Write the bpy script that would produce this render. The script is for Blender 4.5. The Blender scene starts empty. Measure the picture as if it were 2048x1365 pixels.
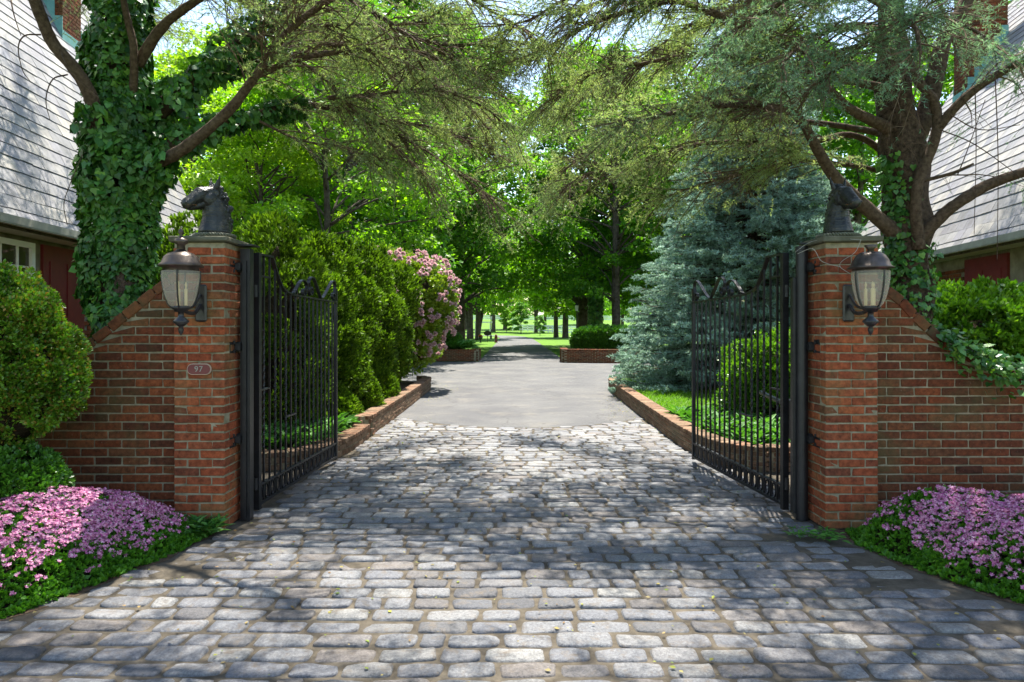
import bpy, math, random
import numpy as np
from mathutils import Vector, Matrix

# ---------------------------------------------------------------- camera, world, sun
SC = bpy.context.scene
COL = SC.collection
CZ, F = 1.57, 1365.0
cam_d = bpy.data.cameras.new("camera"); cam = bpy.data.objects.new("camera", cam_d); COL.objects.link(cam)
cam.location = (0, 0, CZ); cam.rotation_euler = (math.radians(90), 0, 0)
cam_d.sensor_width = 36; cam_d.lens = 24.0; cam_d.shift_y = -0.0159
cam_d.clip_start = 0.05; cam_d.clip_end = 3000
SC.camera = cam
SUN = Vector((0.08, 0.38, 0.92)).normalized()
elev = math.asin(SUN.z); azim = math.atan2(SUN.x, SUN.y)
W = bpy.data.worlds.new("World"); SC.world = W; W.use_nodes = True
nt = W.node_tree; nt.nodes.clear()
wo = nt.nodes.new('ShaderNodeOutputWorld'); bg = nt.nodes.new('ShaderNodeBackground'); sk = nt.nodes.new('ShaderNodeTexSky')
sk.sky_type = 'NISHITA'; sk.sun_disc = False; sk.sun_elevation = elev; sk.sun_rotation = azim
sk.air_density = 1.3; sk.dust_density = 0.6; sk.ozone_density = 2.0
tc = nt.nodes.new('ShaderNodeTexCoord'); nz = nt.nodes.new('ShaderNodeTexNoise'); cr = nt.nodes.new('ShaderNodeValToRGB'); mx = nt.nodes.new('ShaderNodeMix')
nz.inputs['Scale'].default_value = 5.0; nz.inputs['Detail'].default_value = 6
cr.color_ramp.elements[0].position = 0.60; cr.color_ramp.elements[1].position = 0.76; nz.noise_dimensions = '4D'; nz.inputs['W'].default_value = 3.3
mx.data_type = 'RGBA'; mx.inputs[7].default_value = (3.6, 3.8, 4.2, 1)
nt.links.new(tc.outputs['Generated'], nz.inputs['Vector']); nt.links.new(nz.outputs['Fac'], cr.inputs['Fac'])
tn = nt.nodes.new('ShaderNodeMix'); tn.data_type = 'RGBA'; tn.blend_type = 'MULTIPLY'; tn.inputs[0].default_value = 1.0; tn.inputs[7].default_value = (1.0,.95,.90,1)
nt.links.new(sk.outputs[0], tn.inputs[6])
nt.links.new(cr.outputs['Color'], mx.inputs[0]); nt.links.new(tn.outputs[2], mx.inputs[6])
nt.links.new(mx.outputs[2], bg.inputs['Color']); nt.links.new(bg.outputs[0], wo.inputs[0])
bg.inputs['Strength'].default_value = 0.12
sd = bpy.data.lights.new("sun", 'SUN'); sd.energy = 5.0; sd.angle = math.radians(0.53); sd.color = (1.0, 0.95, 0.86)
so = bpy.data.objects.new("sun", sd); COL.objects.link(so)
so.rotation_euler = SUN.to_track_quat('Z', 'Y').to_euler(); so.location = (5, 15, 40)
SC.view_settings.view_transform = 'Standard'; SC.view_settings.look = 'None'
SC.view_settings.gamma = 1.0; SC.view_settings.exposure = 1.82
SC.render.engine = 'CYCLES'
SC.cycles.max_bounces = 8; SC.cycles.diffuse_bounces = 4; SC.cycles.transmission_bounces = 5; SC.cycles.transparent_max_bounces = 6
SC.cycles.use_denoising = True

rng = np.random.default_rng(7); random.seed(7)

# ---------------------------------------------------------------- helpers
def P(px, py, D): return np.array([(px-1024)*D/F, D, CZ+(650-py)*D/F])

def link(o, parent=None):
    COL.objects.link(o)
    if parent is not None: o.parent = parent
    return o

def tag(o, label=None, cat=None, group=None, kind=None):
    if label: o['label'] = label
    if cat: o['category'] = cat
    if group: o['group'] = group
    if kind: o['kind'] = kind
    return o

def thing(name, label, cat, loc=(0, 0, 0), rz=0.0, group=None):
    o = bpy.data.objects.new(name, None); link(o); o.location = loc; o.rotation_euler = (0, 0, rz)
    o.empty_display_size = 0.1
    return tag(o, label, cat, group)

class MB:
    """collects vertex/face arrays, links as one mesh"""
    def __init__(s): s.V = []; s.F = []; s.M = []; s.n = 0
    def add(s, V, Fs, m=0):
        V = np.asarray(V, float).reshape(-1, 3)
        if not isinstance(Fs, list): Fs = [Fs]
        for f in Fs:
            f = np.asarray(f, int)
            if f.size: s.F.append(f+s.n); s.M.append(np.full(len(f), m))
        s.V.append(V); s.n += len(V)
    def mesh(s, name, mats, smooth=False):
        me = bpy.data.meshes.new(name)
        V = np.concatenate(s.V); cnt = np.concatenate([np.full(len(f), f.shape[1]) for f in s.F])
        loops = np.concatenate([f.ravel() for f in s.F])
        me.vertices.add(len(V)); me.vertices.foreach_set('co', V.astype(np.float32).ravel())
        me.loops.add(len(loops)); me.loops.foreach_set('vertex_index', loops.astype(np.int32))
        me.polygons.add(len(cnt)); st = np.concatenate([[0], np.cumsum(cnt)[:-1]])
        me.polygons.foreach_set('loop_start', st.astype(np.int32))
        if not isinstance(mats, (list, tuple)): mats = [mats]
        for m in mats: me.materials.append(m)
        me.polygons.foreach_set('material_index', np.concatenate(s.M).astype(np.int32))
        me.update(calc_edges=True)
        me.polygons.foreach_set('use_smooth', np.full(len(cnt), bool(smooth)))
        return me
    def build(s, name, mats, parent=None, smooth=False):
        return link(bpy.data.objects.new(name, s.mesh(name, mats, smooth)), parent)

BOXF = np.array([[0,1,3,2],[4,6,7,5],[0,4,5,1],[2,3,7,6],[0,2,6,4],[1,5,7,3]])
def box(mb, c, size, R=None, m=0):
    s = np.array([[x, y, z] for x in (-.5, .5) for y in (-.5, .5) for z in (-.5, .5)])*np.array(size)
    if R is not None: s = s@np.array(R).T
    mb.add(s+np.array(c), BOXF, m)
def rotz(a): c, s = math.cos(a), math.sin(a); return np.array([[c,-s,0],[s,c,0],[0,0,1.]])
def rotx(a): c, s = math.cos(a), math.sin(a); return np.array([[1.,0,0],[0,c,-s],[0,s,c]])
def roty(a): c, s = math.cos(a), math.sin(a); return np.array([[c,0,s],[0,1.,0],[-s,0,c]])

def _chamfer():
    V = []; idx = {}
    for sx in (-1,1):
        for sy in (-1,1):
            for sz in (-1,1):
                for a in range(3): idx[(sx,sy,sz,a)] = len(V); V.append((sx,sy,sz,a))
    Q = []; T = []
    for a in range(3):
        b, c = (a+1)%3, (a+2)%3
        for s in (-1,1):
            q = []
            for (p, r) in ((-1,-1),(1,-1),(1,1),(-1,1)):
                k = [0,0,0]; k[a]=s; k[b]=p; k[c]=r; q.append(idx[(*k,a)])
            Q.append(q if s > 0 else q[::-1])
    for a in range(3):      # edges parallel to axis a
        b, c = (a+1)%3, (a+2)%3
        for sb in (-1,1):
            for sc in (-1,1):
                def g(sa, ax):
                    k=[0,0,0]; k[a]=sa; k[b]=sb; k[c]=sc; return idx[(*k,ax)]
                q = [g(-1,b), g(1,b), g(1,c), g(-1,c)]
                Q.append(q if sb*sc > 0 else q[::-1])
    for sx in (-1,1):
        for sy in (-1,1):
            for sz in (-1,1):
                t = [idx[(sx,sy,sz,0)], idx[(sx,sy,sz,1)], idx[(sx,sy,sz,2)]]
                T.append(t if sx*sy*sz > 0 else t[::-1])
    return V, np.array(Q), np.array(T)
CV, CQ, CT = _chamfer()
CS = np.array([v[:3] for v in CV], float); CA = np.array([[0 if v[3]==k else 1 for k in range(3)] for v in CV], float)
def cbox(mb, c, size, ch=0.004, R=None, jit=0.0, fn=None, m=0):
    h = np.array(size)/2
    V = CS*(h-CA*ch)
    if jit: # jitter whole corners
        jj = rng.normal(0, jit, (2,2,2,3)); ii = ((CS+1)/2).astype(int)
        V = V+jj[ii[:,0], ii[:,1], ii[:,2]]
    if R is not None: V = V@np.array(R).T
    V = V+np.array(c)
    if fn is not None: V = fn(V)
    mb.add(V, [CQ, CT], m)

def catmull(pts, n=6):
    pts = np.asarray(pts, float); Q = np.vstack([2*pts[0]-pts[1], pts, 2*pts[-1]-pts[-2]]); out = []
    for i in range(1, len(Q)-2):
        t = np.linspace(0, 1, n, endpoint=False)[:, None]
        p0, p1, p2, p3 = Q[i-1], Q[i], Q[i+1], Q[i+2]
        out.append(.5*((2*p1)+(-p0+p2)*t+(2*p0-5*p1+4*p2-p3)*t**2+(-p0+3*p1-3*p2+p3)*t**3))
    out.append(pts[-1:]); return np.vstack(out)

def tube(mb, pts, r, n=8, m=0, caps=True, flat=None, wob=0.0):
    pts = np.asarray(pts, float); k = len(pts); r = np.broadcast_to(np.asarray(r, float), (k,))
    T = np.gradient(pts, axis=0); T /= np.linalg.norm(T, axis=1)[:, None]+1e-9
    up = np.array([0,0,1.]) if abs(T[0][2]) < .9 else np.array([1.,0,0])
    if flat is not None: up = np.array(flat[2], float)
    U = np.zeros_like(pts); u = up-T[0]*np.dot(up, T[0]); u /= np.linalg.norm(u)
    for i in range(k):
        u = u-T[i]*np.dot(u, T[i]); u /= np.linalg.norm(u)+1e-9; U[i] = u
    Bn = np.cross(T, U); a = np.arange(n)/n*2*math.pi
    if flat is not None:  # rectangular band: half sizes along up / binormal
        hs = np.array([[1,1],[-1,1],[-1,-1],[1,-1]]); n = 4
        V = pts[:,None]+U[:,None]*(hs[:,0]*flat[0])[None,:,None]+Bn[:,None]*(hs[:,1]*flat[1])[None,:,None]
    else:
        rr = r[:,None]*np.ones(n)
        if wob: rr = rr*(1+rng.normal(0, wob, (k, n)))
        V = pts[:,None]+U[:,None]*(np.cos(a)[None,:]*rr)[...,None]+Bn[:,None]*(np.sin(a)[None,:]*rr)[...,None]
    i = np.arange(k-1)[:,None]*n; j = np.arange(n)[None,:]; j2 = (j+1)%n
    Fq = np.stack([i+j, i+j2, i+n+j2, i+n+j], -1).reshape(-1,4)
    Fs = [Fq]
    if caps: Fs += [np.arange(n)[None, ::-1], (np.arange(n)+(k-1)*n)[None]]
    mb.add(V.reshape(-1,3), Fs, m)

def lathe(mb, prof, c=(0,0,0), n=24, m=0, rib=0.0, ribn=12):
    prof = np.asarray(prof, float); a = np.arange(n)/n*2*math.pi
    rr = prof[:,0][:,None]*(1+rib*np.abs(np.cos(a*ribn/2))[None,:] if rib else 1)*np.ones(n)
    V = np.stack([np.cos(a)[None]*rr, np.sin(a)[None]*rr, prof[:,1][:,None]*np.ones(n)], -1)
    k = len(prof); i = np.arange(k-1)[:,None]*n; j = np.arange(n)[None]; j2 = (j+1)%n
    mb.add(V.reshape(-1,3)+np.array(c), np.stack([i+j, i+j2, i+n+j2, i+n+j], -1).reshape(-1,4), m)

def sticks(mb, A, B, ra, rb, m=0):
    """many 3-sided tapered sticks"""
    A = np.asarray(A, float); B = np.asarray(B, float); n = len(A)
    if not n: return
    T = B-A; T /= np.linalg.norm(T, axis=1)[:,None]+1e-9
    h = np.where(np.abs(T[:,2:3]) < .9, np.array([[0,0,1.]]), np.array([[1.,0,0]]))
    U = np.cross(T, h); U /= np.linalg.norm(U, axis=1)[:,None]; Bn = np.cross(T, U)
    ra = np.broadcast_to(ra, (n,)); rb = np.broadcast_to(rb, (n,))
    V = np.zeros((n,6,3))
    for j in range(3):
        a = j*2*math.pi/3; d = U*math.cos(a)+Bn*math.sin(a)
        V[:,j] = A+d*ra[:,None]; V[:,3+j] = B+d*rb[:,None]
    f = np.array([[0,1,4,3],[1,2,5,4],[2,0,3,5]])
    mb.add(V.reshape(-1,3), (np.arange(n)[:,None,None]*6+f[None]).reshape(-1,4), m)

RH = (np.array([[0,0,0],[.33,.45,.07],[0,1,0],[-.33,.45,.07]]), np.array([[0,1,2,3]]))
LANCE = (np.array([[0,0,0],[.12,.3,.05],[.13,.62,.03],[0,1,-.14],[-.13,.62,.03],[-.12,.3,.05],[0,.5,0]]), np.array([[0,1,6,5],[1,2,3,6],[6,3,4,5]]))
IVY = (np.array([[0,.12,0],[.34,-.08,-.05],[.52,.32,-.08],[0,1,-.12],[-.52,.32,-.08],[-.34,-.08,-.05]]), np.array([[0,1,2,3],[0,3,4,5]]))
BLADE = (np.array([[-.09,0,0],[.09,0,0],[0,1,0]]), np.array([[0,1,2]]))
FAT = (np.array([[-.16,0,0],[.16,0,0],[.1,.75,.02],[-.1,.75,.02]]), np.array([[0,1,2,3]]))
def unit(v): return v/(np.linalg.norm(v, axis=-1, keepdims=True)+1e-9)
def scatter(mb, T, Pp, Y, N, S, m=0):
    t, f = T; n = len(Pp)
    if not n: return
    Y = unit(Y); X = unit(np.cross(Y, N)); Z = np.cross(X, Y)
    S = np.broadcast_to(np.asarray(S, float), (n,))
    V = Pp[:,None]+S[:,None,None]*(t[None,:,0:1]*X[:,None]+t[None,:,1:2]*Y[:,None]+t[None,:,2:3]*Z[:,None])
    mb.add(V.reshape(-1,3), (np.arange(n)[:,None,None]*len(t)+f[None]).reshape(-1, f.shape[1]), m)
def rdir(n): return unit(rng.normal(size=(n,3)))

_perm = np.random.default_rng(3).random((32,32,32))
def vn(Pq, fr=1.0, off=0):
    q = np.asarray(Pq, float)*fr+off*7.31+100; i = np.floor(q).astype(int); f = q-i; f = f*f*(3-2*f); r = 0
    for dx in (0,1):
        for dy in (0,1):
            for dz in (0,1):
                w = (f[...,0] if dx else 1-f[...,0])*(f[...,1] if dy else 1-f[...,1])*(f[...,2] if dz else 1-f[...,2])
                r = r+w*_perm[(i[...,0]+dx)%32, (i[...,1]+dy)%32, (i[...,2]+dz)%32]
    return r

# ---------------------------------------------------------------- materials
def newmat(name):
    m = bpy.data.materials.new(name); m.use_nodes = True; t = m.node_tree
    b = t.nodes['Principled BSDF']; return m, t, b
def nd(t, typ, **kw):
    n = t.nodes.new(typ)
    for k, v in kw.items():
        if k.startswith('i_'): n.inputs[k[2:].replace('_', ' ')].default_value = v
        else: setattr(n, k, v)
    return n
def ramp(t, cols, pos=None, interp='LINEAR'):
    r = t.nodes.new('ShaderNodeValToRGB'); r.color_ramp.interpolation = interp
    n = len(cols); pos = pos or [i/(n-1) for i in range(n)]
    e = r.color_ramp.elements
    while len(e) < n: e.new(0.5)
    for i in range(n): e[i].position = pos[i]; e[i].color = (*cols[i], 1)
    return r
def mixc(t, fac, a, b, typ='MIX'):
    m = t.nodes.new('ShaderNodeMix'); m.data_type = 'RGBA'; m.blend_type = typ
    for s, v in ((0, fac), (6, a), (7, b)):
        if hasattr(v, 'links') or isinstance(v, bpy.types.NodeSocket): t.links.new(v, m.inputs[s])
        elif isinstance(v, (int, float)): m.inputs[s].default_value = v
        else: m.inputs[s].default_value = (*v, 1)
    return m.outputs[2]
def noise(t, scale, detail=3, rough=.55, coord='Object', dist=0, vec=None):
    c = t.nodes.new('ShaderNodeTexCoord'); n = t.nodes.new('ShaderNodeTexNoise')
    n.inputs['Scale'].default_value = scale; n.inputs['Detail'].default_value = detail; n.inputs['Roughness'].default_value = rough
    n.inputs['Distortion'].default_value = dist
    if vec is not None:
        mp = t.nodes.new('ShaderNodeMapping'); mp.inputs['Scale'].default_value = vec
        t.links.new(c.outputs[coord], mp.inputs[0]); t.links.new(mp.outputs[0], n.inputs['Vector'])
    else: t.links.new(c.outputs[coord], n.inputs['Vector'])
    return n.outputs['Fac']
def bump(t, b, h, strength=.5, dist=.01):
    n = t.nodes.new('ShaderNodeBump'); n.inputs['Strength'].default_value = strength; n.inputs['Distance'].default_value = dist
    t.links.new(h, n.inputs['Height']); t.links.new(n.outputs[0], b.inputs['Normal'])

def m_solid(name, cols, scale=8, rough=.6, metal=0., spec=.5, bs=.3, bd=.004, detail=4, island=None, pos=None):
    m, t, b = newmat(name)
    f = noise(t, scale, detail); r = ramp(t, cols, pos or ([.3, .7] if len(cols) == 2 else None)); t.links.new(f, r.inputs[0]); c = r.outputs[0]
    if island:
        g = t.nodes.new('ShaderNodeNewGeometry'); r2 = ramp(t, island); t.links.new(g.outputs['Random Per Island'], r2.inputs[0])
        c = mixc(t, .65, c, r2.outputs[0])
    t.links.new(c, b.inputs['Base Color']); b.inputs['Roughness'].default_value = rough; b.inputs['Metallic'].default_value = metal
    b.inputs['Specular IOR Level'].default_value = spec
    if bs: bump(t, b, noise(t, scale*3, 5), bs, bd)
    return m

def m_leaf(name, cols, trans=.35, rough=.45, spec=.35, clump=None, cscale=1.2, tcol=(1.0,1.15,.35)):
    m, t, b = newmat(name); g = t.nodes.new('ShaderNodeNewGeometry')
    r = ramp(t, cols); t.links.new(g.outputs['Random Per Island'], r.inputs[0]); c = r.outputs[0]
    if clump:
        f = noise(t, cscale, 2); r2 = ramp(t, clump, [.35, .65]); t.links.new(f, r2.inputs[0]); c = mixc(t, 1.0, c, r2.outputs[0], 'MULTIPLY')
    t.links.new(c, b.inputs['Base Color']); b.inputs['Roughness'].default_value = rough; b.inputs['Specular IOR Level'].default_value = spec
    tr = t.nodes.new('ShaderNodeBsdfTranslucent'); ms = t.nodes.new('ShaderNodeMixShader'); ms.inputs[0].default_value = trans
    t.links.new(mixc(t, 1.0, c, tcol, 'MULTIPLY'), tr.inputs['Color'])
    t.links.new(b.outputs[0], ms.inputs[1]); t.links.new(tr.outputs[0], ms.inputs[2])
    t.links.new(ms.outputs[0], t.nodes['Material Output'].inputs[0]); return m

def m_brick(name, cols, moss=.35, mossc=(.12,.13,.05), scale=1.0):
    m, t, b = newmat(name); g = t.nodes.new('ShaderNodeNewGeometry')
    r = ramp(t, cols); t.links.new(g.outputs['Random Per Island'], r.inputs[0])
    f = noise(t, 28, 6, .65); r2 = ramp(t, [(.45,.43,.42),(1.3,1.25,1.2)], [.3,.68]); t.links.new(f, r2.inputs[0])
    c = mixc(t, 1.0, r.outputs[0], r2.outputs[0], 'MULTIPLY')
    f2 = noise(t, 1.7*scale, 5, .6); r3 = ramp(t, [(0,0,0),(moss,moss,moss)], [.5,.68]); t.links.new(f2, r3.inputs[0])
    sep = t.nodes.new('ShaderNodeSeparateColor'); t.links.new(r3.outputs[0], sep.inputs[0])
    c = mixc(t, sep.outputs[0], c, mossc)
    f4 = noise(t, 60, 3, .6); r4 = ramp(t, [(0,0,0),(.5,.5,.5)], [.66,.76]); t.links.new(f4, r4.inputs[0])
    s4 = t.nodes.new('ShaderNodeSeparateColor'); t.links.new(r4.outputs[0], s4.inputs[0])
    c = mixc(t, s4.outputs[0], c, (.24,.2,.15))
    t.links.new(c, b.inputs['Base Color']); b.inputs['Roughness'].default_value = .85; b.inputs['Specular IOR Level'].default_value = .2
    bump(t, b, noise(t, 45, 7, .7), .6, .006); return m

BR = [(.11,.032,.014),(.18,.050,.018),(.13,.042,.018),(.21,.062,.022),(.075,.027,.014),(.16,.044,.017),(.12,.050,.022),(.19,.068,.026),(.09,.033,.016)]
M = {}
M['brick'] = m_brick('brick', BR, .6, (.06,.065,.025), 1.3)
M['brick_pier'] = m_brick('pier_brick', [(.19,.055,.024),(.27,.068,.026),(.22,.068,.03),(.31,.090,.034),(.13,.042,.022),(.24,.058,.024),(.21,.088,.04)], .5, (.13,.14,.05), 1.2)
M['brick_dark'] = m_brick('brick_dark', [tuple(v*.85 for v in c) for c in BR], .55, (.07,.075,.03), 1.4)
M['kerb'] = m_brick('kerb_brick', [(.20,.125,.08),(.15,.09,.055),(.25,.165,.105),(.12,.075,.045),(.21,.11,.065)], .45, (.11,.10,.06))
M['mortar'] = m_solid('mortar', [(.15,.13,.08),(.30,.265,.175)], 14, .95, spec=.1, bs=.8, bd=.006)
M['stone'] = None
M['capstone'] = m_solid('capstone', [(.06,.06,.038),(.13,.12,.08)], 9, .9, spec=.2, bs=.6)
M['iron'] = m_solid('black_iron', [(.003,.003,.004),(.014,.014,.016)], 14, .45, spec=.5, bs=.5, bd=.002)
M['bronze'] = m_solid('dark_bronze', [(.006,.007,.008),(.022,.024,.022),(.075,.065,.045)], 18, .36, metal=.4, spec=.6, bs=.9, bd=.008, pos=[.3,.55,.8])
M['lamp_metal'] = m_solid('lamp_metal', [(.025,.02,.017),(.11,.085,.07)], 11, .36, metal=.75, bs=.3, bd=.002)
M['lamp_black'] = m_solid('lamp_black', [(.008,.008,.01),(.03,.028,.028)], 20, .35, spec=.5)
M['bark'] = m_solid('bark', [(.03,.021,.015),(.14,.098,.07)], 22, .95, spec=.1, bs=1.0, bd=.03, detail=7)
M['bark2'] = m_solid('limb_bark', [(.05,.033,.022),(.14,.10,.07)], 30, .95, spec=.1, bs=1.0, bd=.02, detail=7)
M['bark_far'] = m_solid('grey_bark', [(.04,.032,.024),(.12,.10,.078)], 6, .95, spec=.1, bs=.8, bd=.05, detail=6)
M['twig'] = m_solid('twig', [(.07,.05,.035),(.16,.115,.078)], 9, .95, spec=.1, bs=0)
M['white'] = m_solid('white_paint', [(.74,.74,.72),(.82,.82,.8)], 5, .5, bs=0)
M['trim'] = m_solid('cream_trim', [(.24,.23,.19),(.34,.33,.27)], 6, .6, bs=.1)
M['red'] = m_solid('red_paint', [(.11,.008,.009),(.16,.014,.014)], 9, .5, bs=.2)
M['stucco'] = m_solid('stucco', [(.12,.1,.065),(.24,.21,.15)], 6, .95, bs=.6, bd=.01)
M['copper'] = m_solid('green_copper', [(.09,.26,.23),(.18,.38,.33)], 7, .6, bs=.1)
M['soil'] = m_solid('soil', [(.05,.035,.022),(.13,.09,.06)], 12, 1., spec=.05, bs=1., bd=.03, detail=7)

def m_cobble():
    m, t, b = newmat('granite_cobble'); g = t.nodes.new('ShaderNodeNewGeometry')
    r = ramp(t, [(.085,.087,.095),(.17,.17,.17),(.115,.118,.13),(.22,.215,.20),(.07,.07,.075),(.15,.13,.115),(.125,.13,.14),(.19,.185,.18)])
    t.links.new(g.outputs['Random Per Island'], r.inputs[0])
    f = noise(t, 70, 6, .8); r2 = ramp(t, [(.42,.42,.44),(1.45,1.45,1.45)], [.34,.68]); t.links.new(f, r2.inputs[0])
    c = mixc(t, 1.0, r.outputs[0], r2.outputs[0], 'MULTIPLY')
    f3 = noise(t, 13, 7, .75); r3 = ramp(t, [(0,0,0),(.9,.9,.9)], [.52,.68]); t.links.new(f3, r3.inputs[0])
    s = t.nodes.new('ShaderNodeSeparateColor'); t.links.new(r3.outputs[0], s.inputs[0])
    c = mixc(t, s.outputs[0], c, (.12,.095,.07))
    t.links.new(c, b.inputs['Base Color']); b.inputs['Roughness'].default_value = .62; b.inputs['Specular IOR Level'].default_value = .4
    bump(t, b, noise(t, 34, 9, .75), 1., .014); return m
M['cobble'] = m_cobble()
def m_asphalt():
    m, t, b = newmat('asphalt')
    f = noise(t, 110, 3, .8); r = ramp(t, [(.035,.035,.037),(.085,.085,.087),(.24,.235,.23)], [.32,.52,.76]); t.links.new(f, r.inputs[0])
    f2 = noise(t, .7, 5, .6); r2 = ramp(t, [(.7,.7,.72),(1.2,1.18,1.12)], [.3,.7]); t.links.new(f2, r2.inputs[0])
    t.links.new(mixc(t, 1., r.outputs[0], r2.outputs[0], 'MULTIPLY'), b.inputs['Base Color']); b.inputs['Roughness'].default_value = .85
    b.inputs['Specular IOR Level'].default_value = .25
    vo = t.nodes.new('ShaderNodeTexVoronoi'); vo.feature = 'DISTANCE_TO_EDGE'; vo.inputs['Scale'].default_value = .55
    c0 = t.nodes.new('ShaderNodeTexCoord'); nz_ = t.nodes.new('ShaderNodeTexNoise'); nz_.inputs['Scale'].default_value = 2.5; nz_.inputs['Detail'].default_value = 6
    vm = t.nodes.new('ShaderNodeVectorMath'); vm.operation = 'MULTIPLY_ADD'; vm.inputs[1].default_value = (.8,.8,.8)
    t.links.new(c0.outputs['Object'], nz_.inputs['Vector']); t.links.new(nz_.outputs['Color'], vm.inputs[0]); t.links.new(c0.outputs['Object'], vm.inputs[2]); t.links.new(vm.outputs[0], vo.inputs['Vector'])
    rc = ramp(t, [(.35,.34,.33),(1,1,1)], [.0,.007]); t.links.new(vo.outputs['Distance'], rc.inputs[0])
    old = b.inputs['Base Color'].links[0].from_socket
    f5 = noise(t, 1.3, 7, .7); r5 = ramp(t, [(0,0,0),(.55,.55,.55)], [.52,.7]); t.links.new(f5, r5.inputs[0]); s5 = t.nodes.new('ShaderNodeSeparateColor'); t.links.new(r5.outputs[0], s5.inputs[0])
    cc_ = mixc(t, s5.outputs[0], old, (.16,.145,.12))
    t.links.new(mixc(t, .8, cc_, rc.outputs[0], 'MULTIPLY'), b.inputs['Base Color'])
    bump(t, b, noise(t, 140, 3, .8), .7, .006); return m
M['asphalt'] = m_asphalt()
def m_dirt():
    m, t, b = newmat('sandy_joint_dirt')
    f = noise(t, 7, 8, .7); r = ramp(t, [(.045,.038,.029),(.085,.072,.054),(.135,.115,.088)], [.3,.5,.72]); t.links.new(f, r.inputs[0])
    t.links.new(r.outputs[0], b.inputs['Base Color']); b.inputs['Roughness'].default_value = 1.; b.inputs['Specular IOR Level'].default_value = .1
    bump(t, b, noise(t, 60, 8, .75), .9, .01); return m
M['dirt'] = m_dirt()
def m_grass():
    m, t, b = newmat('lawn')
    f = noise(t, 30, 6, .8, vec=(1,.5,1)); r = ramp(t, [(.035,.085,.004),(.075,.165,.007),(.13,.24,.014)], [.3,.5,.72]); t.links.new(f, r.inputs[0])
    f2 = noise(t, .25, 4); r2 = ramp(t, [(.75,.8,.8),(1.2,1.12,1.0)], [.3,.7]); t.links.new(f2, r2.inputs[0])
    t.links.new(mixc(t, 1., r.outputs[0], r2.outputs[0], 'MULTIPLY'), b.inputs['Base Color']); b.inputs['Roughness'].default_value = .8
    b.inputs['Specular IOR Level'].default_value = .15
    bump(t, b, noise(t, 60, 5, .8), 1., .04); return m
M['grass'] = m_grass()
def m_slate():
    m, t, b = newmat('slate'); g = t.nodes.new('ShaderNodeNewGeometry')
    r = ramp(t, [(.11,.11,.115),(.2,.195,.19),(.15,.145,.16),(.25,.235,.205),(.135,.135,.15)]); t.links.new(g.outputs['Random Per Island'], r.inputs[0])
    f = noise(t, 6, 6, .65); r2 = ramp(t, [(.72,.7,.66),(1.12,1.12,1.12)], [.3,.65]); t.links.new(f, r2.inputs[0])
    t.links.new(mixc(t, 1., r.outputs[0], r2.outputs[0], 'MULTIPLY'), b.inputs['Base Color']); b.inputs['Roughness'].default_value = .6
    bump(t, b, noise(t, 30, 5), .4, .006); return m
M['slate'] = m_slate()
m, t, b = newmat('lamp_glass'); b.inputs['Base Color'].default_value = (.85,.8,.7,1); b.inputs['Roughness'].default_value = .06
tp = t.nodes.new('ShaderNodeBsdfTransparent'); tp.inputs[0].default_value = (.86,.82,.74,1); ms = t.nodes.new('ShaderNodeMixShader'); ms.inputs[0].default_value = .2
t.links.new(tp.outputs[0], ms.inputs[1]); t.links.new(b.outputs[0], ms.inputs[2]); t.links.new(ms.outputs[0], t.nodes['Material Output'].inputs[0]); M['glass'] = m
m, t, b = newmat('window_glass'); b.inputs['Base Color'].default_value = (.05,.045,.03,1); b.inputs['Roughness'].default_value = .05; M['wglass'] = m
m, t, b = newmat('candle'); b.inputs['Base Color'].default_value = (.85,.72,.42,1); b.inputs['Roughness'].default_value = .4; M['candle'] = m

M['ivy'] = m_leaf('ivy_leaf', [(.012,.055,.010),(.03,.12,.018),(.05,.17,.025),(.09,.23,.06),(.02,.08,.015),(.12,.27,.03),(.07,.18,.04),(.035,.11,.02)], .22, .42, .4, [(.6,.65,.6),(1.25,1.2,1.)], 2.5)
M['cedar'] = m_leaf('cedar_needle', [(.18,.29,.12),(.30,.43,.21),(.38,.5,.29),(.25,.37,.18),(.36,.38,.22)], .5, .6, .2, [(.6,.65,.7),(1.2,1.15,1.)], 1.6, (1.1,1.1,.5))
M['cedar_blue'] = m_leaf('blue_cedar_needle', [(.12,.24,.15),(.2,.36,.25),(.28,.44,.34),(.16,.3,.2),(.28,.34,.2)], .4, .6, .2, [(.6,.65,.6),(1.2,1.15,1.1)], 1.6, (1.,1.1,.6))
M['spruce'] = m_leaf('blue_spruce_needle', [(.16,.27,.20),(.28,.43,.34),(.40,.56,.48),(.21,.34,.25),(.48,.63,.56)], .25, .6, .2, [(.55,.6,.55),(1.2,1.2,1.2)], 1.0, (1,1,.8))
M['box'] = m_leaf('boxwood_leaf', [(.045,.13,.008),(.11,.26,.015),(.17,.34,.02),(.07,.18,.01),(.22,.38,.04)], .3, .35, .5, [(.55,.62,.6),(1.2,1.15,1.)], 3.)
M['boxnear'] = m_leaf('near_boxwood_leaf', [(.03,.09,.008),(.09,.22,.012),(.16,.33,.02),(.06,.16,.01),(.24,.42,.04),(.12,.27,.015),(.30,.17,.04),(.14,.3,.02)], .3, .35, .5, [(.5,.58,.55),(1.25,1.2,1.)], 4.)
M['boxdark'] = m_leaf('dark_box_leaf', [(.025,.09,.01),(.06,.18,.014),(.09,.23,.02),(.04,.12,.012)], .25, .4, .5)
M['arb'] = m_leaf('arborvitae_spray', [(.03,.075,.008),(.09,.17,.01),(.16,.27,.018),(.05,.11,.01),(.22,.34,.03),(.07,.14,.01)], .35, .55, .2, [(.45,.48,.42),(1.2,1.2,1.)], 2.6)
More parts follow.
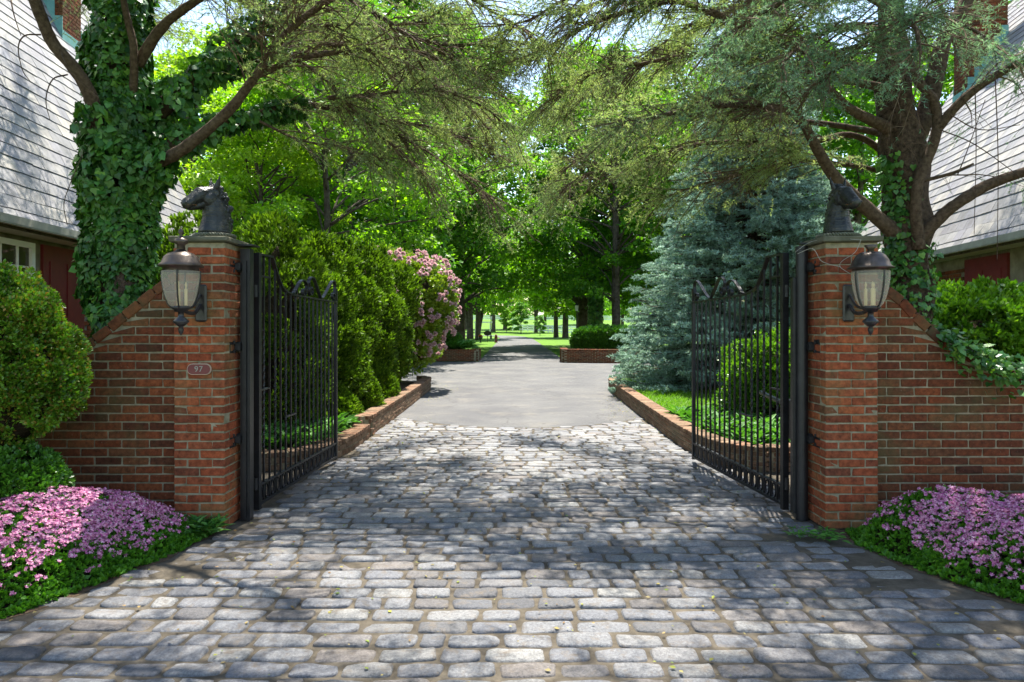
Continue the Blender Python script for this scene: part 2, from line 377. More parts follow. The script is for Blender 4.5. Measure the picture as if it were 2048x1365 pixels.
M['maple'] = m_leaf('maple_leaf', [(.10,.22,.015),(.18,.36,.018),(.26,.46,.022),(.14,.3,.02),(.34,.54,.035)], .58, .45, .35, [(.55,.62,.7),(1.25,1.2,1.)], .45)
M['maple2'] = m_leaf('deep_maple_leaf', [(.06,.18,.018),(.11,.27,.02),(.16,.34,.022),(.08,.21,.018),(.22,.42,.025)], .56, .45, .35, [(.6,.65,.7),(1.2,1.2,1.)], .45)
M['lime'] = m_leaf('yellow_green_leaf', [(.16,.28,.012),(.27,.42,.02),(.34,.5,.03),(.2,.34,.02)], .5, .45, .35)
M['rhodo'] = m_leaf('rhododendron_leaf', [(.11,.2,.012),(.2,.3,.02),(.28,.36,.04),(.09,.17,.012)], .3, .35, .5)
M['pinkf'] = m_leaf('pale_pink_petal', [(.50,.26,.30),(.62,.46,.44),(.68,.58,.52),(.56,.34,.38),(.6,.5,.42)], .35, .6, .2, tcol=(1,.8,.9))
M['phlox'] = m_leaf('magenta_pink_petal', [(.30,.05,.18),(.48,.13,.30),(.62,.26,.42),(.72,.42,.52),(.42,.10,.26),(.76,.56,.6)], .3, .6, .2, tcol=(1,.8,1))
M['flleaf'] = m_leaf('phlox_leaf', [(.03,.11,.008),(.07,.2,.012),(.1,.26,.015)], .3, .5, .3)
M['hosta'] = m_leaf('ground_cover_leaf', [(.035,.12,.015),(.07,.2,.03),(.11,.27,.05),(.05,.15,.02)], .35, .55, .2)
M['blade'] = m_leaf('grass_blade', [(.08,.19,.008),(.14,.3,.015),(.2,.38,.02)], .4, .5, .3)
M['litter'] = m_leaf('fallen_leaf', [(.22,.26,.03),(.28,.22,.07),(.12,.2,.02),(.2,.1,.04),(.3,.26,.1),(.12,.07,.035)], .2, .6, .2)
M['core'] = m_solid('inner_twigs', [(.018,.016,.01),(.06,.045,.028)], 14, 1., spec=.05, bs=1., bd=.03)

# ---------------------------------------------------------------- ground, roads
def tz(y):
    return np.interp(y, [-1e4, 100, 125, 150, 200, 270, 600], [0, 0, .22, .5, 2.8, 5.5, 9])
def grid(mb, xs, ys, zf, m=0):
    X, Y = np.meshgrid(xs, ys); Z = zf(X, Y); V = np.stack([X,Y,Z], -1).reshape(-1,3); nx = len(xs)
    i, j = np.meshgrid(np.arange(len(ys)-1), np.arange(nx-1), indexing='ij'); a = (i*nx+j).ravel()
    mb.add(V, np.stack([a, a+1, a+nx+1, a+nx], -1), m)
mb = MB(); xs = np.concatenate([[-900,-300,-120], np.linspace(-60,60,41), [120,300,900]]); ys = np.concatenate([[-60], np.linspace(-10,100,45), np.linspace(104,300,50), [400,900,1500]])
grid(mb, xs, ys, lambda X, Y: tz(Y)-.04); tag(mb.build('lawn', M['grass'], smooth=True), kind='structure')

def sheet(name, pts, z, mat):
    mb = MB(); V = np.array([(x, y, z) for x, y in pts]); mb.add(V, np.arange(len(V))[None]); return tag(mb.build(name, mat), kind='structure')
sheet('cobble_bed', [(-7,-3),(7,-3),(7,5.0),(3.6,5.5),(3.4,7.4),(2.5,11.9),(-2.15,11.9),(-3,7.4),(-2.9,5.5),(-7,5.0)], -.003, M['dirt'])
# asphalt drive with curved cobble seam
seam = [(x, 10.4+.26*(x-.15)**2) for x in np.linspace(-2.05, 2.4, 16)]
sheet('asphalt_drive', seam+[(2.55,17.0),(3.3,18.4),(6,19.4),(16,20),(16,29.2),(2.3,28.6),(2.3,31),(-1.42,31),(-1.42,28.9),(-16,29.6),(-16,18.6),(-3.4,18.2),(-2.1,17.4)], 0.0, M['asphalt'])
far_road = [(2.3,31.004),(2.35,60),(2.3,80),(1.7,90),(.2,97),(-3,101),(-14,106),(-14,102.5),(-4,97),(-2,92),(-1.4,80),(-1.35,60),(-1.42,31.004)]
sheet('road', far_road, 0.0, M['asphalt'])

# cobblestones, each stone a low rounded block
def inside_paving(X, Y, mg=0.0):
    l = np.interp(Y, [0, 2.2, 3.5, 4.4, 5.05, 5.3, 7.2, 7.9, 12], [-6.5,-4.6,-2.75,-2.38,-2.15,-2.12,-2.2,-2.0,-1.97])
    r = np.interp(Y, [0, 2.0, 2.9, 3.66, 4.2, 5.05, 5.3, 7.0, 7.9, 12], [6.5,5.3,3.6,2.78,2.45,2.34,2.3,2.5,2.2,2.2])
    return (X > l+mg)&(X < r-mg)&(Y < 10.36+.26*(X-.15)**2)
mb = MB(); gu = np.array([-1,-.97,-.89,-.6,-.2,.2,.6,.89,.97,1]); gv = np.array([-1,-.93,-.77,-.3,.3,.77,.93,1]); GU, GV = np.meshgrid(gu, gv)
prof = np.array([0,.72,.96,1,1,1,1,.96,.72,0])[None,:]*np.array([0,.72,.96,1,1,.96,.72,0])[:,None]; RIM = np.maximum(np.abs(GU), np.abs(GV))**6
i, j = np.meshgrid(np.arange(7), np.arange(9), indexing='ij'); a = (i*10+j).ravel(); SQ = np.stack([a, a+1, a+11, a+10], -1)
y = 0.6; n = 0; VV = []
while y < 12.2:
    rh = rng.uniform(.130, .152); x = -6.6+rng.uniform(0, .3)
    while x < 6.6:
        w = rng.uniform(.20, .30) if rng.random() > .1 else rng.uniform(.12,.17)
        cx, cy = x+w/2, y+rh/2
        if inside_paving(np.array(cx), np.array(cy)):
            edge = not inside_paving(np.array(cx), np.array(cy), .42) and cy < 5.6
            hx, hy = (w-.013)/2, (rh-.012)/2+rng.normal(0,.002)
            h = .024 if not edge else rng.uniform(.012,.021)
            rot = rng.normal(0,.007); dzx, dzy = rng.normal(0,.0028,2); base = rng.normal(0,.003)
            sk_ = rng.normal(0,.0022,4)
            px = GU*hx*(1-.075*np.abs(GV)**7)+sk_[0]*GV+sk_[1]*GU*GV; py = GV*hy*(1-.20*np.abs(GU)**9)+sk_[2]*GU+sk_[3]*GU*GV
            wave = .012*(vn(np.stack([px+cx, py+cy, 0*px], -1), 14)-.5)
            q3 = np.stack([px+cx, py+cy, 0*px], -1); px = px+RIM*.014*(vn(q3, 22, 1)-.5); py = py+RIM*.016*(vn(q3, 22, 5)-.5)
            Z = -.014+(h+base+dzx*GU+dzy*GV+wave)*prof
            py = py+.008*np.sin((px+cx)*1.7)+.012*np.sin(cx*.9+cy)
            c, s = math.cos(rot), math.sin(rot)
            VV.append(np.stack([cx+c*px-s*py, cy+s*px+c*py, Z], -1).reshape(-1,3)); n += 1
        x += w+.006
    y += rh+.010
VV = np.array(VV); mb.add(VV.reshape(-1,3), (np.arange(n)[:,None,None]*80+SQ[None]).reshape(-1,4))
tag(mb.build('cobblestone_paving', M['cobble'], smooth=True), kind='structure')

# ---------------------------------------------------------------- bricks
CH = .0677
def brick_pillar(x0, x1, y0, y1, zt, name, label):
    t = thing(name, label, 'gate pillar', ((x0+x1)/2, (y0+y1)/2, 0), group='brick gate pillars')
    mb = MB(); W_ = x1-x0; D_ = y1-y0; hw, hd = W_/2, D_/2
    mo = MB(); box(mo, (0,0,zt/2), (W_-.014, D_-.014, zt-.01)); mo.build('mortar', M['mortar'], t)
    k = 0; z = 0; bd = .1
    while z+CH < zt+.02:
        zc = z+CH/2; hh = CH-.011
        def seg(n, L, off):   # joints
            e = np.linspace(-L/2, L/2, n+1); return [((e[q]+e[q+1])/2+0, (L/n)-.010) for q in range(n)]
        if k % 2 == 0:
            for s in (-1,1):
                for (c, l) in seg(2, W_, 0): cbox(mb, (c+rng.normal(0,.002), s*(hd-bd/2)+rng.normal(0,.0015), zc), (l, bd, hh), .005, rotz(rng.normal(0,.006)), .0014)
                for (c, l) in seg(1, D_-2*bd, 0): cbox(mb, (s*(hw-bd/2)+rng.normal(0,.0015), c, zc), (bd, l, hh), .005, None, .0014)
        else:
            for s in (-1,1):
                for (c, l) in seg(2, D_, 0): cbox(mb, (s*(hw-bd/2)+rng.normal(0,.0015), c, zc), (bd, l, hh), .005, None, .0014)
                c0 = rng.normal(0,.004); cbox(mb, (c0, s*(hd-bd/2)+rng.normal(0,.0015), zc), (W_-2*bd-.012, bd, hh), .005, None, .0014)
        z += CH; k += 1
    mb.build('brickwork', M['brick_pier'], t)
    cp = MB(); cbox(cp, (0,0,zt+.022), (W_+.05, D_+.05, .042), .008, None, .003); cp.build('capstone', M['capstone'], t)
    return t
LP = (-2.595,-2.20,5.23,5.63); RP = (2.40,2.81,5.23,5.63); ZT = 2.205
brick_pillar(*LP, ZT, 'brick_gate_pillar', 'red brick gate pillar carrying the oval number 97 plaque')
brick_pillar(*RP, ZT, 'brick_gate_pillar', 'red brick gate pillar without a plaque, beside the ivy trunk')

def sweep_wall(name, label, prof, y0, thick, mat, xa, xb, group):
    """prof: list of (x,z) top profile; wall faces -Y"""
    t = thing(name, label, 'wall', ((xa+xb)/2, y0+thick/2, 0), group=group)
    ox = (xa+xb)/2; pr = np.array(sorted(prof)); cap = .085
    f = lambda x: np.interp(x, pr[:,0], pr[:,1])
    mb = MB(); k = 0; z = 0.
    while z < pr[:,1].max():
        x = xa+(.107 if k % 2 else 0)-.0; zc = z+CH/2
        if k % 2:
            l0 = .107-.01; segs = [(xa, xa+.097)]
        else: segs = []
        while x < xb: segs.append((x, min(x+.203, xb))); x += .213
        for (a0, a1) in segs:
            if a1-a0 < .03: continue
            xm = (a0+a1)/2; sl = max(abs(f(a0)-f(a1)), 0)
            lim = lambda xx: f(xx)-cap*1.12
            if min(lim(a0), lim(a1)) < z+.012 and max(lim(a0), lim(a1)) < z+.03: continue
            def fn(V):
                L = lim(V[:,0]+ox)
                V = V.copy(); V[:,2] = np.maximum(np.minimum(V[:,2], L), z+.004); return V
            cbox(mb, (xm-ox, rng.normal(0,.0015), zc), (a1-a0, thick, CH-.011), .005, None, .0014, fn)
        z += CH; k += 1
    mb.build('brickwork', mat, t)
    # mortar core
    mo = MB(); xs = np.linspace(xa+.004, xb-.004, 60); V = []
    for yy in (-thick/2+.008, thick/2-.008):
        for xx in xs: V.append((xx-ox, yy, 0)); 
        for xx in xs: V.append((xx-ox, yy, f(xx)-cap*.75))
    n = 60; Fq = []
    for q in range(n-1):
        Fq += [[q,q+1,n+q+1,n+q],[2*n+q+1,2*n+q,3*n+q,3*n+q+1],[n+q,n+q+1,3*n+q+1,3*n+q]]
    Fq += [[0,n,3*n,2*n],[n-1,3*n-1,4*n-1,2*n-1]]
    mo.add(np.array(V), np.array(Fq)); mo.build('mortar', M['mortar'], t)
    # coping bricks along the sweep
    cp = MB(); xs = np.linspace(xa, xb, 400); zs = f(xs); sl = np.concatenate([[0], np.cumsum(np.hypot(np.diff(xs), np.diff(zs)))])
    s = 0.
    while s < sl[-1]-.05:
        s1 = min(s+.15, sl[-1]); sm = (s+s1)/2; xm = np.interp(sm, sl, xs); zm = np.interp(sm, sl, zs)
        ang = math.atan2(np.interp(s1, sl, zs)-np.interp(s, sl, zs), np.interp(s1, sl, xs)-np.interp(s, sl, xs))
        cbox(cp, (xm-ox+math.sin(ang)*cap/2, rng.normal(0,.002), zm-math.cos(ang)*cap/2), (s1-s-.012, thick+.012, cap-.008), .006, roty(-ang), .0015)
        s = s1
    cp.build('coping', mat, t); return t
lw = [(-2.60,1.99),(-2.66,1.97),(-2.84,1.835),(-3.03,1.68),(-3.19,1.55),(-3.35,1.43),(-3.6,1.30),(-4.0,1.17),(-4.6,1.08),(-7.5,1.05)]
rw = [(2.81,1.96),(3.04,1.805),(3.16,1.67),(3.28,1.56),(3.41,1.44),(3.67,1.31),(4.01,1.18),(4.5,1.08),(5.2,1.04),(7.5,1.04)]
sweep_wall('brick_garden_wall', 'curving brick garden wall sweeping down behind the round boxwood bush', lw, 5.31, .22, M['brick'], -7.4, -2.60, 'brick garden walls')
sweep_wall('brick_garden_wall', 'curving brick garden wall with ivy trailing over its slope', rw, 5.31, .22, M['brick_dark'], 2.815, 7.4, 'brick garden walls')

def kerb(name, label, pts, h, thick=.2, mat=None, cat='kerb wall', group='low brick kerb walls'):
    pts = np.array(pts, float); t = thing(name, label, cat, (pts[0][0], pts[0][1], 0), group=group)
    d = np.concatenate([[0], np.cumsum(np.linalg.norm(np.diff(pts, axis=0), axis=1))]); o = pts[0]
    at = lambda s: np.array([np.interp(s, d, pts[:,0]), np.interp(s, d, pts[:,1])])
    nc = max(1, int(round((h-.055)/.058))); ch = (h-.055)/nc
    mb = MB(); mo = MB()
    for k in range(nc):
        s = .107 if k % 2 else 0.
        if k % 2: s = -.1
        while s < d[-1]:
            a, b_ = max(s,0), min(s+.203, d[-1])
            if b_-a > .03:
                p, q = at(a), at(b_); c = (p+q)/2-o; ang = math.atan2(q[1]-p[1], q[0]-p[0])
                cbox(mb, (c[0], c[1], (k+.5)*ch), (b_-a, thick, ch-.010), .005, rotz(ang), .002)
            s += .213
    s = 0.; 
    while s < d[-1]-.03:
        a, b_ = s, min(s+.1, d[-1]); p, q = at(a), at(b_); c = (p+q)/2-o; ang = math.atan2(q[1]-p[1], q[0]-p[0])
        cbox(mb, (c[0], c[1], h-.0275+rng.normal(0,.0015)), (b_-a-.009, thick+.016, .053), .006, rotz(ang+rng.normal(0,.01)), .0015)
        s += .1
    s = 0.
    while s < d[-1]-.001:
        b_ = min(s+.2, d[-1]); p, q = at(s), at(b_); c = (p+q)/2-o; ang = math.atan2(q[1]-p[1], q[0]-p[0])
        box(mo, (c[0], c[1], (h-.012)/2), (b_-s+.004, thick-.016, h-.012), rotz(ang)); s += .2
    mb.build('brickwork', mat or M['kerb'], t); mo.build('mortar', M['mortar'], t); return t
kerb('brick_kerb', 'low step of brick kerb curving behind the gate beside the arborvitae bed', catmull([(-3.6,7.9),(-3.0,7.45),(-2.5,7.45),(-2.2,7.8),(-2.08,8.6),(-2.07,9.45)],6), .20)
kerb('brick_kerb', 'higher brick kerb under the arborvitae hedge along the asphalt', [(-2.4,9.57),(-2.07,9.57),(-2.07,10),(-2.05,13),(-2.06,16.6),(-2.3,17.1)], .30)
kerb('brick_kerb', 'long brick kerb curving round the small lawn under the blue spruce', catmull([(3.7,8.0),(3.2,7.5),(2.75,7.35),(2.42,7.65),(2.28,8.4),(2.27,10),(2.33,13),(2.42,16.3),(2.7,17.4),(3.5,18.3),(5.5,19.0),(9,19.4)],6), .27)
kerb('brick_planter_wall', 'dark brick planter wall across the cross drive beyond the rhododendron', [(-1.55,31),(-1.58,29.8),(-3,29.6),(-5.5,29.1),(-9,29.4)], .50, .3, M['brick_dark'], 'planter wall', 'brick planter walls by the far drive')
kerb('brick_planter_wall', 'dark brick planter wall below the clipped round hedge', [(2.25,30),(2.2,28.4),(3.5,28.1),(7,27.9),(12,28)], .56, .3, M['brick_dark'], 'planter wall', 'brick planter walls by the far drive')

sheet('garden_bed', [(-3.55,7.95),(-3.0,7.52),(-2.5,7.52),(-2.24,7.85),(-2.13,8.6),(-2.12,16.6),(-2.3,17),(-3.4,17.9),(-12,17.9),(-12,5.6),(-3.6,5.6)], .15, M['soil'])
sheet('shrub_bed', [(3.65,7.98),(3.2,7.56),(2.78,7.42),(2.48,7.7),(2.34,8.4),(2.33,10.2),(14,12),(14,5.6),(3.7,5.6)], .15, M['soil'])
sheet('small_lawn', [(2.33,10.2),(2.38,13),(2.47,16.3),(2.76,17.35),(3.55,18.2),(5.5,18.9),(14,18.9),(14,12)], .2, M['grass'])
sheet('planter_bed', [(-1.7,31),(-1.7,29.9),(-5.5,29.25),(-12,29.6),(-12,33),(-2.6,33)], .40, M['soil'])
sheet('planter_bed', [(2.4,30.4),(2.35,28.5),(7,28.05),(14,28.1),(14,33),(3.0,33)], .46, M['soil'])
def wob(pts, a=.045):
    c = catmull([(x, y, 0) for x, y in pts], 10); return [(p[0]+a*(vn(np.array([[p[0], p[1], 1.]]), 5)[0]-.5)*2, p[1]+a*(vn(np.array([[p[0], p[1], 4.]]), 5)[0]-.5)*2) for p in c]
sheet('flower_bed', [(-2.62,5.3),(-2.25,5.3)]+wob([(-2.22,5.15),(-2.32,4.6),(-2.58,3.9),(-2.95,3.3),(-3.7,2.7),(-5,2.0),(-7,1.2)])+[(-7,5.3)], -.0005, M['soil'])
sheet('flower_bed', [(2.85,5.3),(2.42,5.25)]+wob([(2.42,5.1),(2.52,4.5),(2.75,3.95),(3.2,3.4),(3.9,2.9),(5.2,2.2),(7,1.2)])+[(7,5.3)], -.0005, M['soil'])

# ---------------------------------------------------------------- gates
def band(mb, pts, w=.014, th=.004):   # pts in (s,z); band wide in y
    pts = np.array([(p[0], 0, p[1]) for p in pts]); tube(mb, pts, .01, flat=(w, th, (0,1,0)))
def spiral(cx, cz, r0, a0, turns, dirn=1, n=18):
    t = np.linspace(0, 1, n); r = r0*(1-.75*t); a = a0+dirn*turns*2*math.pi*t
    return list(zip(cx+r*np.cos(a), cz+r*np.sin(a)))
def sqbar(mb, s, z0, z1, h=.0075, twist=None):
    if twist:
        zz = np.concatenate([[z0, twist[0]], np.linspace(twist[0], twist[1], 60), [twist[1]+.001, z1]]); an = np.interp(zz, twist, [0, math.pi*7])
    else: zz = np.array([z0, z1]); an = np.zeros(2)
    hh = np.full(len(zz), h)
    a = an[:,None]+np.arange(4)[None]*math.pi/2+math.pi/4; r = (hh*math.sqrt(2))[:,None]
    V = np.stack([s+np.cos(a)*r, np.sin(a)*r, zz[:,None]+0*a], -1); k = len(zz)
    i = np.arange(k-1)[:,None]*4; j = np.arange(4)[None]; j2 = (j+1)%4
    mb.add(V.reshape(-1,3), np.stack([i+j, i+j2, i+4+j2, i+4+j], -1).reshape(-1,4))
def make_gate(label, hinge, free):
    hx, hy = hinge; fx, fy = free; L = math.hypot(fx-hx, fy-hy)
    t = thing('iron_gate', label, 'gate', (hx, hy, 0), math.atan2(fy-hy, fx-hx), 'wrought iron gate leaves')
    top = catmull([(0.0,2.16),(.27,2.165),(.30,2.15),(.40,2.02),(.52,1.91),(.68,1.865),(.9,1.85),(1.4,1.84),(L,1.825)], 8)
    fz = lambda s: np.interp(s, top[:,0], top[:,1])
    fr = MB(); box(fr, (0,0,1.1), (.05,.05,2.14)); box(fr, (L,0,1.01), (.035,.035,1.94))
    tube(fr, np.array([(p[0],0,p[1]) for p in top]), .01, flat=(.018,.008,(0,1,0)))
    box(fr, (L/2,0,.225), (L-.04,.03,.016)); box(fr, (L/2,0,.07), (L-.04,.036,.022))
    fr.build('frame', M['iron'], t)
    n = 16; ds = L/(n+1)
    for q in range(n):
        s = ds*(q+1); mb = MB(); tw = q % 2 == 0
        sqbar(mb, s, .08, fz(s), .0075 if not tw else .0082, (.55, 1.5) if tw else None)
        if tw:
            for zc in (.53, 1.02, 1.52): lathe(mb, [(.004,zc-.018),(.014,zc),(.004,zc+.018)], (s,0,0), 8)
        mb.build('twisted_bar' if tw else 'bar', M['iron'], t, smooth=False)
    for q in range(n+1):
        mb = MB(); s = ds*(q+.5); a = np.linspace(0, 2*math.pi, 17)
        band(mb, [(s+.036*math.cos(x), .147+.062*math.sin(x)) for x in a], .008, .0035); mb.build('ring', M['iron'], t)
    for pts in (spiral(L-.10,1.885,.05,-1.2,1.2)[::-1]+[(L-.045,1.93),(L-.03,2.0),(L-.06,2.055),(L-.14,2.05),(L-.28,1.96),(L-.42,1.87),(L-.50,1.85)],
                [(L-.50,1.85),(L-.58,1.92),(L-.70,2.03),(L-.79,2.055),(L-.86,2.01)]+spiral(L-.80,1.92,.06,2.6,1.2),
                spiral(L-1.0,1.895,.05,.4,1.2,-1)[::-1]+[(L-.93,1.93),(L-.92,1.97),(L-1.0,2.01),(L-1.1,1.99),(L-1.2,1.92),(L-1.27,1.87)]+spiral(L-1.23,1.885,.035,3.4,1.)):
        mb = MB(); band(mb, catmull(pts, 3), .017, .006); mb.build('scroll', M['iron'], t)
    for (a_, b_, z) in ((0, ds*2, 1.98), (0, ds*2, 1.02), (ds*5, ds*7, .72)):
        mb = MB(); box(mb, ((a_+b_)/2, 0, z), (b_-a_, .022, .014)); mb.build('tie_bar', M['iron'], t)
    for z in (.25, 1.85):
        mb = MB(); lathe(mb, [(0,z-.05),(.018,z-.05),(.018,z+.05),(0,z+.05)], (-.04,0,0), 10); box(mb, (-.03,0,z), (.04,.03,.03)); mb.build('hinge', M['iron'], t)
    return t
make_gate('black wrought iron gate leaf, open in front of the arborvitae hedge', (-2.125,5.70), (-2.005,7.76))
make_gate('black wrought iron gate leaf, open in front of the blue spruce', (2.275,5.70), (2.065,7.76))

def gate_post(label, x, y, square, side):
    t = thing('gate_post', label, 'gate post', (x, y, 0), group='black iron gate posts')
    mb = MB()
    if square: box(mb, (0,0,1.09), (.078,.078,2.18)); box(mb, (.0,-.05,1.05), (.03,.02,2.06))
    else: lathe(mb, [(0,0),(.047,0),(.047,2.17),(.05,2.175),(.05,2.2),(0,2.205)], n=20)
    mb.build('post', M['iron'], t, smooth=False)
    cp = MB(); box(cp, (0,0,2.205) if square else (0,0,2.222), (.15,.15,.012) if square else (.06,.06,.012)); cp.build('post_cap', M['iron'], t)
    if not square:
        mb = MB(); box(mb, (-.045,.03,1.0), (.05,.05,1.9)); mb.build('hinge_channel', M['iron'], t)
    for z in (2.03, 1.395, .66):
        mb = MB(); box(mb, (side*.055,-.03,z), (.05,.05,.075)); box(mb, (side*.075,-.105,z), (.014,.12,.12)); 
        for dz in (-.035,.035): lathe(mb, [(0,-.012),(.009,-.012),(.009,.012),(0,.012)], (side*.06,-.11,z+dz), 6)
        box(mb, (side*.04,-.06,z), (.04,.07,.05)); mb.build('bracket', M['iron'], t)
    return t
gate_post('square black steel post bolted to the pillar with the 97 plaque', -2.135, 5.50, True, -1)
gate_post('round black steel post bolted to the plain brick pillar', 2.335, 5.50, False, 1)
# gate opener arm behind the spruce-side leaf
t = thing('gate_opener', 'black gate opener arm reaching behind the open gate leaf', 'gate opener', (2.42,5.95,.86))
mb = MB(); tube(mb, [(-.02,-.1,0),(.08,.9,.03)], .022, 10); mb.build('arm', M['iron'], t); mb = MB(); cbox(mb, (.0,-.12,-.1), (.1,.14,.34), .01); mb.build('housing', M['iron'], t)

# ---------------------------------------------------------------- wall lanterns
def lantern(label, x, px, finial):
    t = thing('wall_lantern', label, 'wall lantern', (x, 4.95, 0), group='brass wall lanterns')
    z0 = CZ; 
    mb = MB(); lathe(mb, [(0,2.125),(.03,2.115),(.045,2.10),(.088,2.085),(.115,2.06),(.132,2.02),(.152,2.0),(.152,1.99),(.12,1.985),(.122,1.962),(.118,1.955)] if finial else
          [(0,2.10),(.03,2.10),(.07,2.092),(.1,2.07),(.12,2.035),(.135,1.995),(.155,1.985),(.155,1.977),(.122,1.972),(.122,1.955)], n=32); mb.build('roof', M['lamp_metal'], t, smooth=True)
    mb = MB()
    if finial: lathe(mb, [(.028,2.11),(.028,2.15),(.05,2.165),(.042,2.19),(.018,2.2),(.01,2.215),(.019,2.235),(.014,2.26),(0,2.275)], n=20)
    else: lathe(mb, [(.022,2.09),(.022,2.115),(.045,2.145),(.038,2.148),(.012,2.13),(0,2.13)], n=20)
    mb.build('finial', M['lamp_metal'], t, smooth=True)
    mb = MB(); lathe(mb, [(.121,1.958),(.119,1.9),(.110,1.83),(.095,1.765),(.077,1.72),(.060,1.70)], n=108, rib=.07, ribn=27); mb.build('glass', M['glass'], t, smooth=True)
    for q in range(4):
        a = q*math.pi/2+.25; pts = [(.129,1.96),(.128,1.9),(.119,1.83),(.104,1.765),(.084,1.715),(.062,1.695)]
        mb = MB(); tube(mb, catmull([(r*math.cos(a), r*math.sin(a), z) for r, z in pts], 4), .0065, 6); mb.build('rib', M['lamp_black'], t)
    mb = MB(); lathe(mb, [(0,1.705),(.066,1.705),(.07,1.69),(.05,1.68),(.045,1.665),(.02,1.66),(.02,1.63),(.052,1.60),(.056,1.592),(.03,1.565),(.014,1.555),(.02,1.535),(.014,1.51),(0,1.49)], n=20)
    mb.build('base', M['lamp_black'], t, smooth=True)
    for q in range(3):
        a = q*2.1+.4; mb = MB(); lathe(mb, [(0,1.71),(.011,1.71),(.011,1.83),(.004,1.835),(.009,1.86),(0,1.885)], (.032*math.cos(a), .032*math.sin(a), 0), 10); mb.build('candle', M['candle'], t)
    dx = px-x; mb = MB(); cbox(mb, (dx,.265,1.735), (.088,.028,.285), .012); mb.build('back_plate', M['lamp_black'], t)
    mb = MB(); tube(mb, catmull([(dx,.25,1.72),(dx*.9,.17,1.66),(dx*.4,.08,1.66),(0,.02,1.685)], 6), .014, 8); tube(mb, catmull([(dx,.25,1.80),(dx*.8,.17,1.72),(dx*.4,.09,1.69),(0,.03,1.69)], 6), .009, 8); mb.build('arm', M['lamp_black'], t); return t
lantern('bronze wall lantern with pointed finial above the number 97 plaque', -2.40, -2.375, True)
lantern('weathered wall lantern with broken finial on the plain pillar', 2.60, 2.57, False)

# number plaque
t = thing('number_plaque', 'oval red house number plaque reading 97 on brick pillar', 'number plaque', (-2.392,5.222,1.23))
def stadium(w, h, n=20):
    p = []; 
    for q in range(n): a = -math.pi/2+math.pi*q/(n-1); p.append((w/2-h/2+math.cos(a)*h/2*1.0, math.sin(a)*h/2))
    for q in range(n): a = math.pi/2+math.pi*q/(n-1); p.append((-w/2+h/2+math.cos(a)*h/2, math.sin(a)*h/2))
    return p
def plate(mb, pts, y0, y1):
    n = len(pts); V = [(x, y0, z) for x, z in pts]+[(x, y1, z) for x, z in pts]
    mb.add(np.array(V), [np.arange(n)[None], (np.arange(n)+n)[None, ::-1], np.array([[q, n+q, n+(q+1)%n, (q+1)%n] for q in range(n)])])
mb = MB(); plate(mb, stadium(.185,.086), -.006, .008); mb.build('border', m_solid('tan_rim', [(.34,.25,.18),(.45,.33,.24)], 6, .6, bs=0), t)
mb = MB(); plate(mb, stadium(.172,.074), -.010, -.0065); mb.build('plate', m_solid('plaque_red', [(.12,.018,.018),(.16,.03,.025)], 6, .5, bs=0), t)
cu = bpy.data.curves.new('digits', 'FONT'); cu.body = '97'; cu.size = .062; cu.align_x = 'CENTER'; cu.align_y = 'CENTER'; cu.extrude = .0015; cu.space_character = 1.1
tmp = bpy.data.objects.new('digits', cu); me = bpy.data.meshes.new_from_object(tmp); bpy.data.objects.remove(tmp)
me.materials.clear(); me.materials.append(M['trim']); dg = link(bpy.data.objects.new('digits', me), t); dg.rotation_euler = (math.pi/2, 0, 0); dg.location = (0,-.013,0)

# ---------------------------------------------------------------- horse heads
def icos(mb, c, r, R=None, n=10):
    th = np.linspace(0, math.pi, n+1); ph = np.arange(2*n)/(2*n)*2*math.pi
    TH, PH = np.meshgrid(th[1:-1], ph, indexing='ij')
    V = np.stack([np.sin(TH)*np.cos(PH), np.sin(TH)*np.sin(PH), np.cos(TH)], -1).reshape(-1,3); V = np.vstack([V, [0,0,1], [0,0,-1]])*np.array(r)
    if R is not None: V = V@np.array(R).T
    m_ = 2*n; k = n-1; Q = []; T_ = []
    for i in range(k-1):
        for j in range(m_): Q.append([i*m_+j, (i+1)*m_+j, (i+1)*m_+(j+1)%m_, i*m_+(j+1)%m_])
    for j in range(m_): T_.append([k*m_, j, (j+1)%m_]); T_.append([k*m_+1, (k-1)*m_+(j+1)%m_, (k-1)*m_+j])
    mb.add(V+np.array(c), [np.array(Q), np.array(T_)])
def chain(mb, a, b, ra, rb, n=7):
    for q in np.linspace(0, 1, n):
        p = np.array(a)*(1-q)+np.array(b)*q; r = np.array(ra)*(1-q)+np.array(rb)*q; icos(mb, p, r, n=8)
